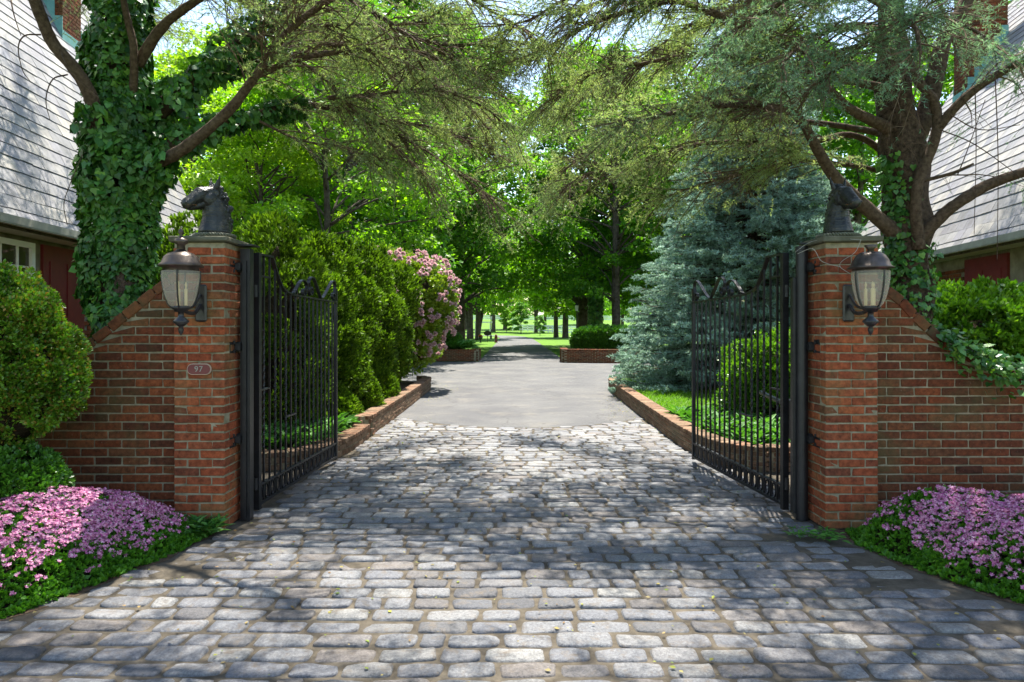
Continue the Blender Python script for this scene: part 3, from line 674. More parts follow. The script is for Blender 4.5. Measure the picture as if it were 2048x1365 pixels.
def horse(label, x, y, z, yaw, pitch):
    t = thing('horse_head_statue', label, 'horse statue', (x, y, z), yaw, 'bronze horse heads on the gate pillars')
    t.scale = (1.08,1.12,1.04)
    mb = MB()
    chain(mb, (-.01,0,.02), (-.02,0,.12), (.118,.10,.05), (.10,.08,.05), 6)
    chain(mb, (-.02,0,.12), (-.005,0,.24), (.10,.08,.05), (.082,.06,.05), 7)
    chain(mb, (-.005,0,.24), (.0,0,.32), (.07,.052,.05), (.055,.046,.04), 5)
    for s in (-1,1):
        chain(mb, (.0,s*.035,.03), (.01,s*.02,.2), (.075,.045,.04), (.045,.03,.03), 6)          # neck muscle
        icos(mb, (.035,s*.026,.262), (.058,.032,.062), n=8)                                      # round cheek
        icos(mb, (.085,s*.036,.315), (.022,.014,.013), n=8)                                       # brow
        icos(mb, (.204,s*.027,.214), (.018,.014,.016), n=8)                                       # nostril rim
        chain(mb, (-.005,s*.040,.362), (-.012,s*.052,.405), (.022,.013,.02), (.015,.008,.02), 5); icos(mb, (-.014,s*.056,.43), (.008,.005,.018), n=6)
    chain(mb, (.01,0,.325), (.10,0,.30), (.055,.046,.045), (.05,.042,.05), 6)
    chain(mb, (.10,0,.285), (.168,0,.235), (.056,.046,.056), (.046,.04,.044), 8)
    chain(mb, (.168,0,.23), (.193,0,.213), (.046,.044,.045), (.042,.041,.045), 4)
    chain(mb, (.05,0,.235), (.17,0,.185), (.046,.03,.04), (.032,.028,.022), 7)                   # jaw
    icos(mb, (.192,0,.178), (.018,.02,.012), n=6)
    # mane ridge lumps and forelock
    rr = np.random.default_rng(5)
    for q in np.linspace(0, 1, 12):
        px_, pz = np.interp(q, [0,.3,.6,1], [-.03,-.085,-.12,-.125]), np.interp(q, [0,.3,.6,1], [.375,.31,.19,.05])
        icos(mb, (px_+rr.normal(0,.006), rr.normal(0,.008), pz), (.03+.008*math.sin(q*25), .02, .026), roty(.5), 6)
        for s in (-1,1):
            chain(mb, (px_+.01, s*.022, pz), (px_+.028+.01*math.sin(q*18), s*(.045+.01*math.sin(q*30)), pz-.05), (.014,.009,.016), (.010,.006,.012), 3)
    for s in (-1,0,1): chain(mb, (.0,s*.014,.378), (.05+.008*s,s*.02,.345), (.016,.01,.014), (.010,.007,.008), 4)
    h = mb.build('head', M['bronze'], t, smooth=True); md = h.modifiers.new('fuse', 'REMESH'); md.mode = 'VOXEL'; md.voxel_size = .0048; md.use_smooth_shade = True
    sm = h.modifiers.new('soft', 'SMOOTH'); sm.iterations = 2; sm.factor = .5
    for s in (-1,1):
        mb = MB(); icos(mb, (.083,s*.0385,.300), (.012,.010,.011), n=8); mb.build('eye', M['lamp_black'], t, smooth=True)
        mb = MB(); icos(mb, (.220,s*.031,.216), (.007,.007,.008), n=6); mb.build('nostril', M['lamp_black'], t, smooth=True)
    mb = MB(); chain(mb, (.19,-.012,.196), (.212,-.01,.197), (.02,.02,.0025), (.012,.016,.002), 3); chain(mb, (.15,.030,.203), (.203,.032,.198), (.01,.012,.0022), (.008,.008,.002), 4); chain(mb, (.15,-.030,.203), (.203,-.032,.198), (.01,.012,.0022), (.008,.008,.002), 4); mb.build('mouth', m_solid('mouth_bronze', [(.16,.08,.03),(.24,.13,.06)], 12, .6, bs=0), t)
    mb = MB(); a = np.linspace(0, 2*math.pi, 60, endpoint=False)
    for q in range(44):   # twisted rope ring
        aa = q/44*2*math.pi; c, s = math.cos(aa), math.sin(aa); R = rotz(aa)@rotx(0)@roty(0)
        icos(mb, (.128*c-.01, .128*s, -.012), (.024,.011,.022), R@rotx(.75), 6)
    box(mb, (-.01,0,-.02), (.2,.2,.03)); mb.build('rope_ring', m_solid('mossy_bronze', [(.05,.05,.03),(.12,.12,.08)], 20, .8, bs=.3), t, smooth=True)
    return t
horse('dark bronze horse head facing the house, on the pillar with number 97', -2.375, 5.43, 2.285, math.radians(232), 0)
horse('dark bronze horse head facing the ivy trunk, on the plain pillar', 2.60, 5.43, 2.285, math.radians(-84), 0)
mb = MB(); tube(mb, catmull([P(1595,508,5.3),P(1625,498,5.2),P(1640,520,5.15),P(1655,528,5.14),P(1680,534,5.12)],5), .002, 5); tube(mb, catmull([P(1722,480,5.15),P(1710,505,5.12),P(1685,522,5.1),P(1680,534,5.1),P(1700,548,4.95)],5), .002, 5)
tube(mb, catmull([P(1590,505,5.3),P(1620,485,5.3),P(1660,478,5.3),P(1722,480,5.15)],5), .0016, 5)
tag(mb.build('dry_vine', M['trim']), 'thin bare vine stem looped over the plain pillar capstone', 'vine')

# ---------------------------------------------------------------- buildings
def frame_from(A, Bp):
    A = np.array(A, float); u = np.array(Bp, float)-A; u /= np.linalg.norm(u); return A, u
def carriage_house(label, A, u, inn, s0, s1, prof, door, window, chim, group):
    """A,u eave line; inn = inward unit; s0..s1 extent; prof = [(inward, z)]"""
    t = thing('carriage_house', label, 'house', (A[0]+u[0]*s0, A[1]+u[1]*s0, 0), group=group)
    O = np.array([A[0]+u[0]*s0, A[1]+u[1]*s0, 0]); U = np.array([*u, 0]); N = np.array([*inn, 0]); Zv = np.array([0,0,1.])
    R = np.stack([U, N, Zv], 1); L = s1-s0; pr = np.array(prof, float); ridge = pr[-1]; Wd = 2*ridge[0]
    T3 = lambda V: np.asarray(V, float)@R.T
    def bx(mb, c, size): box(mb, T3(c), size, R)
    wall = MB(); th = .22; wi = .34
    bx(wall, (L/2, wi+th/2, 1.36), (L-.3, th, 2.72)); bx(wall, (L/2, Wd-wi-th/2, 1.36), (L-.3, th, 2.72))
    for s in (.15+th/2, L-.15-th/2):
        V = [(wi+th+.003,0),(Wd-wi-th-.003,0),(Wd-wi-th-.003,2.7)]+[(Wd-p[0]-.04, p[1]-.14) for p in pr[1:]]+[(p[0]+.04, p[1]-.14) for p in pr[::-1][1:-1]]+[(wi+th+.003,2.7)]
        n = len(V); A1 = [(s-th/2, a, b) for a, b in V]; A2 = [(s+th/2, a, b) for a, b in V]
        wall.add(T3(A1+A2), [np.arange(n)[None], (np.arange(n)+n)[None, ::-1], np.array([[q, n+q, n+(q+1)%n, (q+1)%n] for q in range(n)])])
    wall.build('wall', M['stucco'], t)
    # brick panels on the road-side wall
    bk = MB(); k = 0; z = .0
    while z < 2.5:
        s = .2+(.1 if k % 2 else 0)
        while s < L-.4:
            if not any(a-.1 < s+.1 < b+.1 for a, b in [(door[0], door[1])]+([(window[0], window[1])] if window else [])) and vn(np.array([[s*.8, z*.7, 3.]]), 1.)[0] > .42:
                cbox(bk, T3((s+.1, wi-.004, z+.034)), (.2, .03, .057), .004, R, .001)
            s += .213
        z += CH; k += 1
    if bk.V: bk.build('brick_patches', M['brick'], t)
    # slates
    sl = MB(); un = MB(); d = np.concatenate([[0], np.cumsum(np.hypot(*np.diff(pr, axis=0).T))]); tot = d[-1]
    pf = lambda q: np.array([np.interp(q, d, pr[:,0]), np.interp(q, d, pr[:,1])])
    for side in (0, 1):
        q = 0.; row = 0
        while q < tot-.02:
            q1 = min(q+.31, tot+.02); a, b_ = pf(q), pf(min(q1, tot)); di = (b_-a)/np.linalg.norm(b_-a); nn = np.array([-di[1], di[0]])
            w = .27; s = -(.135 if row % 2 else 0)+rng.uniform(0,.03)
            while s < L:
                c0, c1 = max(s,0)+.002, min(s+w, L)-.002
                if c1-c0 > .02:
                    lo, hi = .026+rng.normal(0,.0015), .007
                    dl = rng.normal(0,.004)
                    V = []
                    for (qq, off) in ((a-di*(.02+dl), lo), (b_, hi)):
                        for o2 in (0, .008):
                            p = qq+nn*(off-o2)
                            for c in (c0, c1): V.append((c, p[0] if side == 0 else Wd-p[0], p[1]))
                    f = np.array([[0,1,5,4],[2,6,7,3],[0,2,3,1],[0,4,6,2],[1,3,7,5],[4,5,7,6]])
                    sl.add(T3(V), f if side == 0 else f[:, ::-1])
                s += w
            q += .205; row += 1
        P2 = [(x if side == 0 else Wd-x, z) for x, z in pr]; n = len(P2)
        V = [(0.0, a, b-.02) for a, b in P2]+[(L, a, b-.02) for a, b in P2]+[(0.0, a, b-.09) for a, b in P2]+[(L, a, b-.09) for a, b in P2]
        Fq = []
        for k in range(n-1): Fq += [[k, n+k, n+k+1, k+1], [2*n+k, 2*n+k+1, 3*n+k+1, 3*n+k], [k, k+1, 2*n+k+1, 2*n+k], [n+k, 3*n+k, 3*n+k+1, n+k+1]]
        Fq += [[0,2*n,3*n,n]]; un.add(T3(V), np.array(Fq))
    rf = sl.build('roof', M['slate'], t); un.build('underlay', M['bark_far'], rf)
    g = MB()
    for k, (yy, zz, sz) in enumerate(((-.055,-.045,(.11,.012)),(-.108,-.0,(.012,.09)),(-.085,-.04,(.05,.04)))): bx(g, (L/2, yy, pr[0][1]+zz), (L, sz[0], sz[1]))
    bx(g, (L/2, .17, pr[0][1]-.075), (L, .33, .02)); g.build('gutter', M['trim'], t)
    # door
    d0, d1 = door; dm = (d0+d1)/2
    mb = MB(); bx(mb, (dm, wi-.02, 1.33), (d1-d0, .04, 2.60))
    for (a, b_, z0, z1) in ((d0+.14, dm-.05, .25, 1.0), (dm+.05, d1-.14, .25, 1.0), (d0+.14, dm-.05, 1.2, 2.42), (dm+.05, d1-.14, 1.2, 2.42)):
        bx(mb, ((a+b_)/2, wi-.045, (z0+z1)/2), (b_-a, .018, z1-z0))
    dr = mb.build('door', M['red'], t); mb = MB(); lathe(mb, [(0,-.02),(.03,-.01),(.035,.01),(.0,.03)], T3((d1-.08, wi-.06, 1.05)), 10); mb.build('handle', M['bronze'], dr)
    if window:
        w0, w1, z0, z1 = window; mb = MB(); fwx = .07
        for (c, sz) in ((((w0+w1)/2, z1-fwx/2), (w1-w0, fwx)), (((w0+w1)/2, z0+fwx/2), (w1-w0, fwx)), ((w0+fwx/2, (z0+z1)/2), (fwx, z1-z0-2*fwx-.004)), ((w1-fwx/2, (z0+z1)/2), (fwx, z1-z0-2*fwx-.004))): bx(mb, (c[0], wi-.02, c[1]), (sz[0], .06, sz[1]))
        nx = max(2, int(round((w1-w0)/.3)))
        for k in range(1, nx): bx(mb, (w0+(w1-w0)*k/nx, wi-.018, (z0+z1)/2), (.022, .03, z1-z0-2*fwx-.004))
        for k in range(1, 4): bx(mb, ((w0+w1)/2, wi-.0165, z0+(z1-z0)*k/4), (w1-w0-2*fwx-.004, .026, .022))
        wn = mb.build('window', M['white'], t); mb = MB(); bx(mb, ((w0+w1)/2, wi-.004, (z0+z1)/2), (w1-w0-.1, .012, z1-z0-.1)); mb.build('pane', M['wglass'], wn)
    # chimney
    s_, i_, w_, dd, zb, zt = chim
    mb = MB(); k = 0; z = zb; bx(mb, (s_, i_, (zb+zt)/2), (w_-.02, dd-.02, zt-zb))
    while z < zt:
        nL = 3 if k % 2 else 4
        for side in (-1, 1):
            for q in range(nL):
                l = w_/nL; cbox(mb, T3((s_-w_/2+l*(q+.5), i_+side*(dd/2-.03), z+.03)), (l-.01, .06, .055), .004, R)
                l = (dd-.13)/nL; cbox(mb, T3((s_+side*(w_/2-.03), i_-(dd-.13)/2+l*(q+.5), z+.03)), (.06, l-.01, .055), .004, R)
        z += CH; k += 1
    bx(mb, (s_, i_, zt+.05), (w_+.12, dd+.12, .1)); ch = mb.build('chimney', M['brick'], t)
    fl = MB(); zr = lambda x: np.interp(x, pr[:,0], pr[:,1])
    for q in range(6):
        a = i_-dd/2+dd*(q+.5)/6; 
        for side in (-1, 1): bx(fl, (s_+side*(w_/2+.006), a, zr(a)+.10), (.014, dd/6+.01, .42))
    bx(fl, (s_, i_-dd/2-.008, zr(i_-dd/2)+.05), (w_+.05, .014, .3)); 
    fl.build('flashing', M['copper'], ch)
    return t
A, u = frame_from((-5.77,7.69), (-5.89,9.1)); inn = np.array([-u[1], u[0]])
ez = 2.77; PL = [(0,ez),(.18,ez+.30),(.45,ez+.90),(1.1,ez+2.28),(3.4,ez+7.1)]
carriage_house('slate roofed house with white window and red door behind the round boxwood', A, u, inn, -2.6, 7.45, PL,
    (1.35+2.6,2.35+2.6), (-.45+2.6,1.16+2.6,1.35,2.62), (4.95+2.6,2.25,.62,.8,6.2,10.2), 'slate roofed carriage houses')
A, u = frame_from((6.83,9.1), (7.21,11.7)); inn = np.array([u[1], -u[0]])
PR = [(0,ez),(.2,ez+.32),(.5,ez+.98),(2.6,ez+4.4),(3.8,ez+6.35)]
carriage_house('slate roofed house with one red door behind the tall bare conifer trunk', A, u, inn, -2.6, 7.5, PR,
    (.98+2.6,2.2+2.6), None, (6.4+2.6,2.6,.62,.8,6.3,10.2), 'slate roofed carriage houses')

# ---------------------------------------------------------------- vegetation helpers
def revolve(name, t, n, prof, sx, sy, amp, fr, seed, T, mat, size, k=7, spread=.8, core=True, up=.35, depth=.2, corecol=None, flat=None, partname='foliage', corek=.84, thin=None):
    """bush / column: prof [(z,r)] ; foliage tufts over a lumpy surface, plus inner twigs mass"""
    r_ = np.random.default_rng(seed); pr = np.array(prof, float)
    zz = np.linspace(pr[0,0], pr[-1,0], 200); rr = np.interp(zz, pr[:,0], pr[:,1]); wgt = np.maximum(rr, .02)+.15*rr.max()*0+.02
    cdf = np.cumsum(wgt); cdf /= cdf[-1]
    z = np.interp(r_.random(n), cdf, zz); a = r_.random(n)*2*math.pi; r = np.interp(z, pr[:,0], pr[:,1])
    dr = np.gradient(rr, zz); sl = np.interp(z, zz, dr)
    N = unit(np.stack([np.cos(a)/sx, np.sin(a)/sy, -sl], -1))
    def surf(z, a, r):
        B = np.stack([np.cos(a)*r*sx, np.sin(a)*r*sy, z], -1); Nn = unit(np.stack([np.cos(a), np.sin(a), 0*a], -1))
        h = (vn(B, fr, seed)-.5)*2*amp+(vn(B, fr*2.7, seed+3)-.5)*amp*.8
        return B, h
    B, h = surf(z, a, r); dep = r_.random(n)**2*depth
    Pq = B+N*(h-dep*r.max()*.5)[:,None]
    if thin is not None: kmask = vn(Pq, thin[0], seed+9) > thin[1]; Pq, N = Pq[kmask], N[kmask]; n = len(Pq)
    mb = MB()
    Pk = np.repeat(Pq, k, 0); Nk = np.repeat(N, k, 0); D = unit(Nk*.7+np.array([0,0,up])+r_.normal(0, spread, (len(Pk),3))*.6)
    Pk = Pk+D*r_.random((len(Pk),1))*size*.8; NN = unit(np.cross(D, r_.normal(size=D.shape))+Nk*.8+np.array([0,0,.3]))
    scatter(mb, T, Pk, D, NN, size*r_.uniform(.7,1.3,len(Pk))); mb.build(partname, mat, t)
    if core:
        na, nzz = 36, 26; zc = np.linspace(pr[0,0], pr[-1,0], nzz); Az, Zz = np.meshgrid(np.arange(na)/na*2*math.pi, zc); rc = np.interp(Zz, pr[:,0], pr[:,1])
        Bc, hc = surf(Zz, Az, rc); Bc = Bc*[corek,corek,.90]+np.stack([np.cos(Az), np.sin(Az), 0*Az], -1)*(hc*.8-amp*.6)[...,None]*(rc > .02)[...,None]
        i, j = np.meshgrid(np.arange(nzz-1), np.arange(na), indexing='ij'); j2 = (j+1)%na
        mb = MB(); mb.add(Bc.reshape(-1,3), np.stack([i*na+j, i*na+j2, (i+1)*na+j2, (i+1)*na+j], -1).reshape(-1,4)); mb.build('inner_twigs', corecol or M['core'], t, smooth=True)
def ball(zc, rz, r, n=13, flatb=0): 
    th = np.linspace(-math.pi/2, math.pi/2, n); return [(zc+rz*math.sin(q), max(r*math.cos(q)**.8, .001)) for q in th]

t = thing('boxwood_bush', 'large rounded bright green boxwood bush against the garden wall', 'bush', (-3.92,4.80,0))
revolve('b', t, 17000, [(.72,.25),(.80,.55),(.98,.76),(1.2,.84),(1.45,.82),(1.7,.68),(1.9,.47),(2.03,.24),(2.08,.01)], 1, .62, .13, 3.6, 11, RH, M['boxnear'], .027, 8, core=True, depth=.5, spread=1.0, up=.6, thin=(8.,.30), corek=.88)
mb = MB(); 
for q in range(5): tube(mb, catmull([(rng.normal(0,.05),rng.normal(0,.05),0),(rng.normal(0,.1),rng.normal(0,.1),.5),(rng.normal(0,.3),rng.normal(0,.15),1.0)],4), .022, 6)
mb.build('stem', M['bark'], t)
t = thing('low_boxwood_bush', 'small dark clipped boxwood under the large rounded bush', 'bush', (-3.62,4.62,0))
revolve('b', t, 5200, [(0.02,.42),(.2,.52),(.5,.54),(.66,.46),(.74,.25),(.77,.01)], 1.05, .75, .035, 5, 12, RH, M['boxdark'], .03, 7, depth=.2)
t = thing('boxwood_bush', 'rounded green boxwood seen through the bars before the spruce', 'bush', (4.25,10.0,.1))
revolve('b', t, 9000, [(0.1,.7),(.4,1.0),(.8,1.05),(1.2,.85),(1.42,.5),(1.5,.01)], 1.1, .85, .24, 1.9, 13, RH, M['box'], .055, 6, spread=1.0, up=.6, depth=.5, thin=(4.,.28))
t = thing('evergreen_shrub', 'layered glossy green shrub with dark stems behind ivy-draped wall', 'shrub', (5.25,7.7,0))
revolve('b', t, 7000, [(1.05,.3),(1.25,.85),(1.5,.95),(1.75,.75),(1.95,.4),(2.02,.01)], 1.05, .75, .11, 3, 14, RH, M['box'], .06, 6, depth=.5, thin=(3.,.32), corek=.6)
for q in range(7):
    mb = MB(); tube(mb, catmull([(rng.normal(0,.06),rng.normal(0,.06),0),(rng.normal(0,.2),rng.normal(0,.1),.6),(rng.normal(0,.35),rng.normal(0,.15),1.1),(rng.normal(0,.55),rng.normal(0,.2),1.6)],5), np.linspace(.022,.008,16), 6); mb.build('stem', M['bark'], t)
t = thing('conifer_shrub', 'soft bright green conifer shrub at the right end above the wall', 'shrub', (5.75,6.6,0))
revolve('b', t, 4000, [(0.3,.5),(.8,.62),(1.2,.55),(1.5,.3),(1.62,.01)], 1, 1, .08, 3, 15, FAT, M['arb'], .06, 7)
# arborvitae hedge
arb = [(-3.05,8.9,2.75,.62,'arborvitae at the gate end of the hedge, behind the hinge stile'),(-2.95,10.2,2.85,.62,'arborvitae second in the hedge, seen through the gate bars'),
       (-3.0,11.5,2.95,.68,'arborvitae with ragged double top beside the gate free end'),(-2.80,12.9,3.05,.66,'tall arborvitae with brown bare patch mid hedge'),(-2.68,14.3,3.15,.68,'fullest arborvitae beside the pink rhododendron'),
       (-4.4,9.6,2.9,.8,'arborvitae of the rear row behind the gate hinge'),(-4.4,11.6,3.0,.8,'arborvitae of the rear row, right of the pillar top')]
for q, (x, y, h, r, lb) in enumerate(arb):
    t = thing('arborvitae', lb, 'arborvitae', (x, y, .12), group='arborvitae shrubs of the hedge')
    revolve('a', t, 5200, [(.25,r*.55),(.6,r*.95),(h*.45,r),(h*.7,r*.85),(h*.88,r*.5),(h*.97,r*.2),(h,.01)], 1, 1, .25, 2.3, 20+q, FAT, M['arb'], .075, 7, spread=.7, up=.7, depth=.5, thin=(3.0,.36), corek=.55)
    mb = MB(); tube(mb, [(0,0,-.05),(0,0,h*.8)], [.05,.015], 8); mb.build('trunk', M['bark'], t)
for q, (x, y, h, r, lb) in enumerate([(-2.55,9.75,.62,.34,'small bright conifer just behind the high kerb corner'),(-2.5,10.9,.85,.42,'low conifer mound hanging over the high kerb'),(-2.95,9.1,.75,.4,'dark low conifer beside the broad leaf ground cover'),(-2.5,12.3,.8,.4,'low conifer mound midway along the high kerb')]):
    t = thing('dwarf_conifer', lb, 'shrub', (x, y, .13), group='dwarf conifers along the kerb')
    revolve('a', t, 1900, [(.0,r*.7),(.2,r),(h*.6,r*.8),(h*.85,r*.4),(h,.01)], 1, 1, .07, 4, 40+q, FAT, M['arb'], .06, 7, spread=.7, up=.5, depth=.4)
# rhododendron
t = thing('rhododendron', 'rhododendron covered with pale pink flowers at end of hedge', 'flowering shrub', (-2.75,16.6,.1))
rp = [(.5,.6),(.9,1.05),(1.6,1.28),(2.3,1.2),(2.9,.85),(3.2,.4),(3.3,.01)]
revolve('r', t, 5200, rp, 1, 1, .2, 1.5, 50, RH, M['rhodo'], .10, 6, up=.2, depth=.4, thin=(1.6,.3))
r_ = np.random.default_rng(9); mb = MB(); n = 560; z = r_.uniform(.6,3.2,n); a = r_.random(n)*2*math.pi; rr = np.interp(z, *np.array(rp).T)
C = np.stack([np.cos(a)*rr, np.sin(a)*rr, z], -1); N = unit(np.stack([np.cos(a), np.sin(a), .5+0*a], -1)); C = C+N*((vn(C,1.5,50)-.5)*.4+.20)[:,None]
K = np.repeat(C, 26, 0); Nk = np.repeat(N, 26, 0); D = unit(Nk+r_.normal(0,.8,K.shape)); scatter(mb, RH, K, D, unit(r_.normal(size=K.shape)+Nk), .082); o = mb.build('blossoms', M['pinkf'], t); o['kind'] = 'stuff'
mb = MB()
for q in range(5): tube(mb, catmull([(0,0,0),(rng.normal(0,.2),rng.normal(0,.2),.7),(rng.normal(0,.6),rng.normal(0,.6),1.6)],4), .03, 6)
mb.build('stem', M['bark'], t)

# flower mounds
def flower_mound(label, poly, seed, hmax):
    poly = np.array(poly, float); r_ = np.random.default_rng(seed); c = poly.mean(0)
    t = thing('flower_mound', label, 'flowers', (c[0], c[1], 0), group='pink flower mounds by the gate pillars')
    def inside(Q):
        x, y = Q[:,0], Q[:,1]; ins = np.zeros(len(Q), bool); n = len(poly)
        for i in range(n):
            (x1,y1),(x2,y2) = poly[i], poly[(i+1)%n]; cnd = ((y1 > y) != (y2 > y))&(x < (x2-x1)*(y-y1)/(y2-y1+1e-12)+x1); ins ^= cnd
        return ins
    def dist(Q):
        d = np.full(len(Q), 9.); n = len(poly)
        for i in range(n):
            a, b = poly[i], poly[(i+1)%n]; ab = b-a; q = np.clip(((Q-a)@ab)/(ab@ab), 0, 1); d = np.minimum(d, np.linalg.norm(Q-(a+q[:,None]*ab), axis=1))
        return d
    def H(Q):
        q3 = np.stack([Q[:,0], Q[:,1], 0*Q[:,0]], -1); d = np.maximum(dist(Q)-.10*vn(q3, 6, seed+2), 0)
        return hmax*(1-np.exp(-(d/.26)**1.25))*(.8+.4*vn(q3, 2.2, seed))+.05*(vn(q3, 8, seed)-.5)
    lo, hi = poly.min(0), poly.max(0)
    def samp(n):
        Q = r_.uniform(lo, hi, (int(n*(hi-lo).prod()/4.)+n, 2)); return Q[inside(Q)]
    Q = samp(9000); e = .03
    def nrm(Q): return unit(np.stack([-(H(Q+[e,0])-H(Q-[e,0]))/(2*e), -(H(Q+[0,e])-H(Q-[0,e]))/(2*e), np.ones(len(Q))], -1))
    N = nrm(Q); Pq = np.stack([Q[:,0]-c[0], Q[:,1]-c[1], H(Q)*r_.uniform(.8,1.02,len(Q))], -1)
    mb = MB(); K = np.repeat(Pq, 5, 0); Nk = np.repeat(N, 5, 0); D = unit(Nk+r_.normal(0,.7,K.shape)); scatter(mb, RH, K, D, unit(np.cross(D, r_.normal(size=K.shape))+[0,0,.5]), r_.uniform(.02,.045,len(K))); mb.build('foliage', M['flleaf'], t)
    Q = samp(10500); N = nrm(Q); h = H(Q); q3 = np.stack([Q[:,0], Q[:,1], 0*h], -1)
    dens = np.clip((h/hmax-.10)*2.6, 0, 1)*np.clip(1.2-2.6*np.abs(vn(q3,2.6,seed+1)-.40), .14, 1)*np.clip((Q[:,1]-lo[1])/(hi[1]-lo[1])*1.2+.35, .6, 1)*np.clip(1.6*vn(q3,9,seed+4),.3,1)
    kk = r_.random(len(Q)) < dens*1.05; Q, N, h = Q[kk], N[kk], h[kk]
    C = np.stack([Q[:,0]-c[0], Q[:,1]-c[1], h+r_.uniform(.005,.035,len(h))], -1); mb = MB()
    C = np.repeat(C, 5, 0)+r_.normal(0,1,(len(C)*5,3))*[.012,.012,.004]; N = unit(np.repeat(N, 5, 0)+r_.normal(0,.35,(len(C),3)))
    T1 = unit(np.cross(N, r_.normal(size=N.shape))); T2 = np.cross(N, T1); sz = r_.uniform(.009,.017,len(C))
    for q in range(5):
        a = q*2*math.pi/5; D = T1*math.cos(a)+T2*math.sin(a); scatter(mb, (RH[0]*[1.15,1,1], RH[1]), C, D+N*.22, N, sz)
    o = mb.build('blossoms', M['phlox'], t); o['kind'] = 'stuff'
    nx, ny = 50, 50; xs = np.linspace(lo[0], hi[0], nx); ys = np.linspace(lo[1], hi[1], ny); X, Y = np.meshgrid(xs, ys); Q = np.stack([X.ravel(), Y.ravel()], -1); ii = inside(Q)
    z = np.where(ii, H(Q)*.86-.06, -.25); V = np.stack([Q[:,0]-c[0], Q[:,1]-c[1], z], -1); i, j = np.meshgrid(np.arange(ny-1), np.arange(nx-1), indexing='ij'); a = (i*nx+j).ravel()
    mb = MB(); mb.add(V, np.stack([a, a+1, a+nx+1, a+nx], -1)); mb.build('inner_stems', M['core'], t, smooth=True)
flower_mound('mound of pink flowers below the pillar with the number plaque', [(-2.42,5.2),(-2.25,5.1),(-2.30,4.75),(-2.42,4.35),(-2.57,3.95),(-2.75,3.58),(-3.0,3.25),(-3.4,2.9),(-4.1,2.6),(-4.6,3.6),(-4.3,4.4),(-3.5,4.9),(-3.3,5.22)], 3, .43)
flower_mound('mound of pink flowers below the plain pillar and ivy-draped wall', [(2.85,5.22),(2.52,5.15),(2.46,4.85),(2.56,4.5),(2.68,4.15),(2.9,3.8),(3.2,3.45),(3.7,3.1),(4.6,2.7),(5.4,4.0),(5.2,5.22)], 4, .47)

# ---------------------------------------------------------------- ivy
def ivy_leaves(mb, Pq, N, size, r_, hang=.9):
    D = unit(np.array([0,0,-1.])*hang+r_.normal(0,.45,N.shape)+N*.25); NN = unit(N+r_.normal(0,.4,N.shape)+[0,0,.25])
    scatter(mb, IVY, Pq, D, NN, size*r_.uniform(.55,1.25,len(Pq)))
def ivy_on(mb, pts, rad, n, size, r_, bulge=.1):
    pts = np.array(pts, float); d = np.concatenate([[0], np.cumsum(np.linalg.norm(np.diff(pts, axis=0), axis=1))])
    s = r_.random(n)*d[-1]; C = np.stack([np.interp(s, d, pts[:,k]) for k in range(3)], -1); R_ = np.interp(s, d, rad)
    T = unit(np.stack([np.interp(np.minimum(s+.05, d[-1]), d, pts[:,k]) for k in range(3)], -1)-np.stack([np.interp(np.maximum(s-.05,0), d, pts[:,k]) for k in range(3)], -1))
    a = rdir(n); N = unit(a-T*np.sum(a*T, 1)[:,None]); q = C+N*R_[:,None]
    q = q+N*((vn(q, 2.2, 5)-.45)*2*bulge+(vn(q, 6, 6)-.5)*bulge+r_.random(n)*.04)[:,None]
    ivy_leaves(mb, q, N, size, r_)

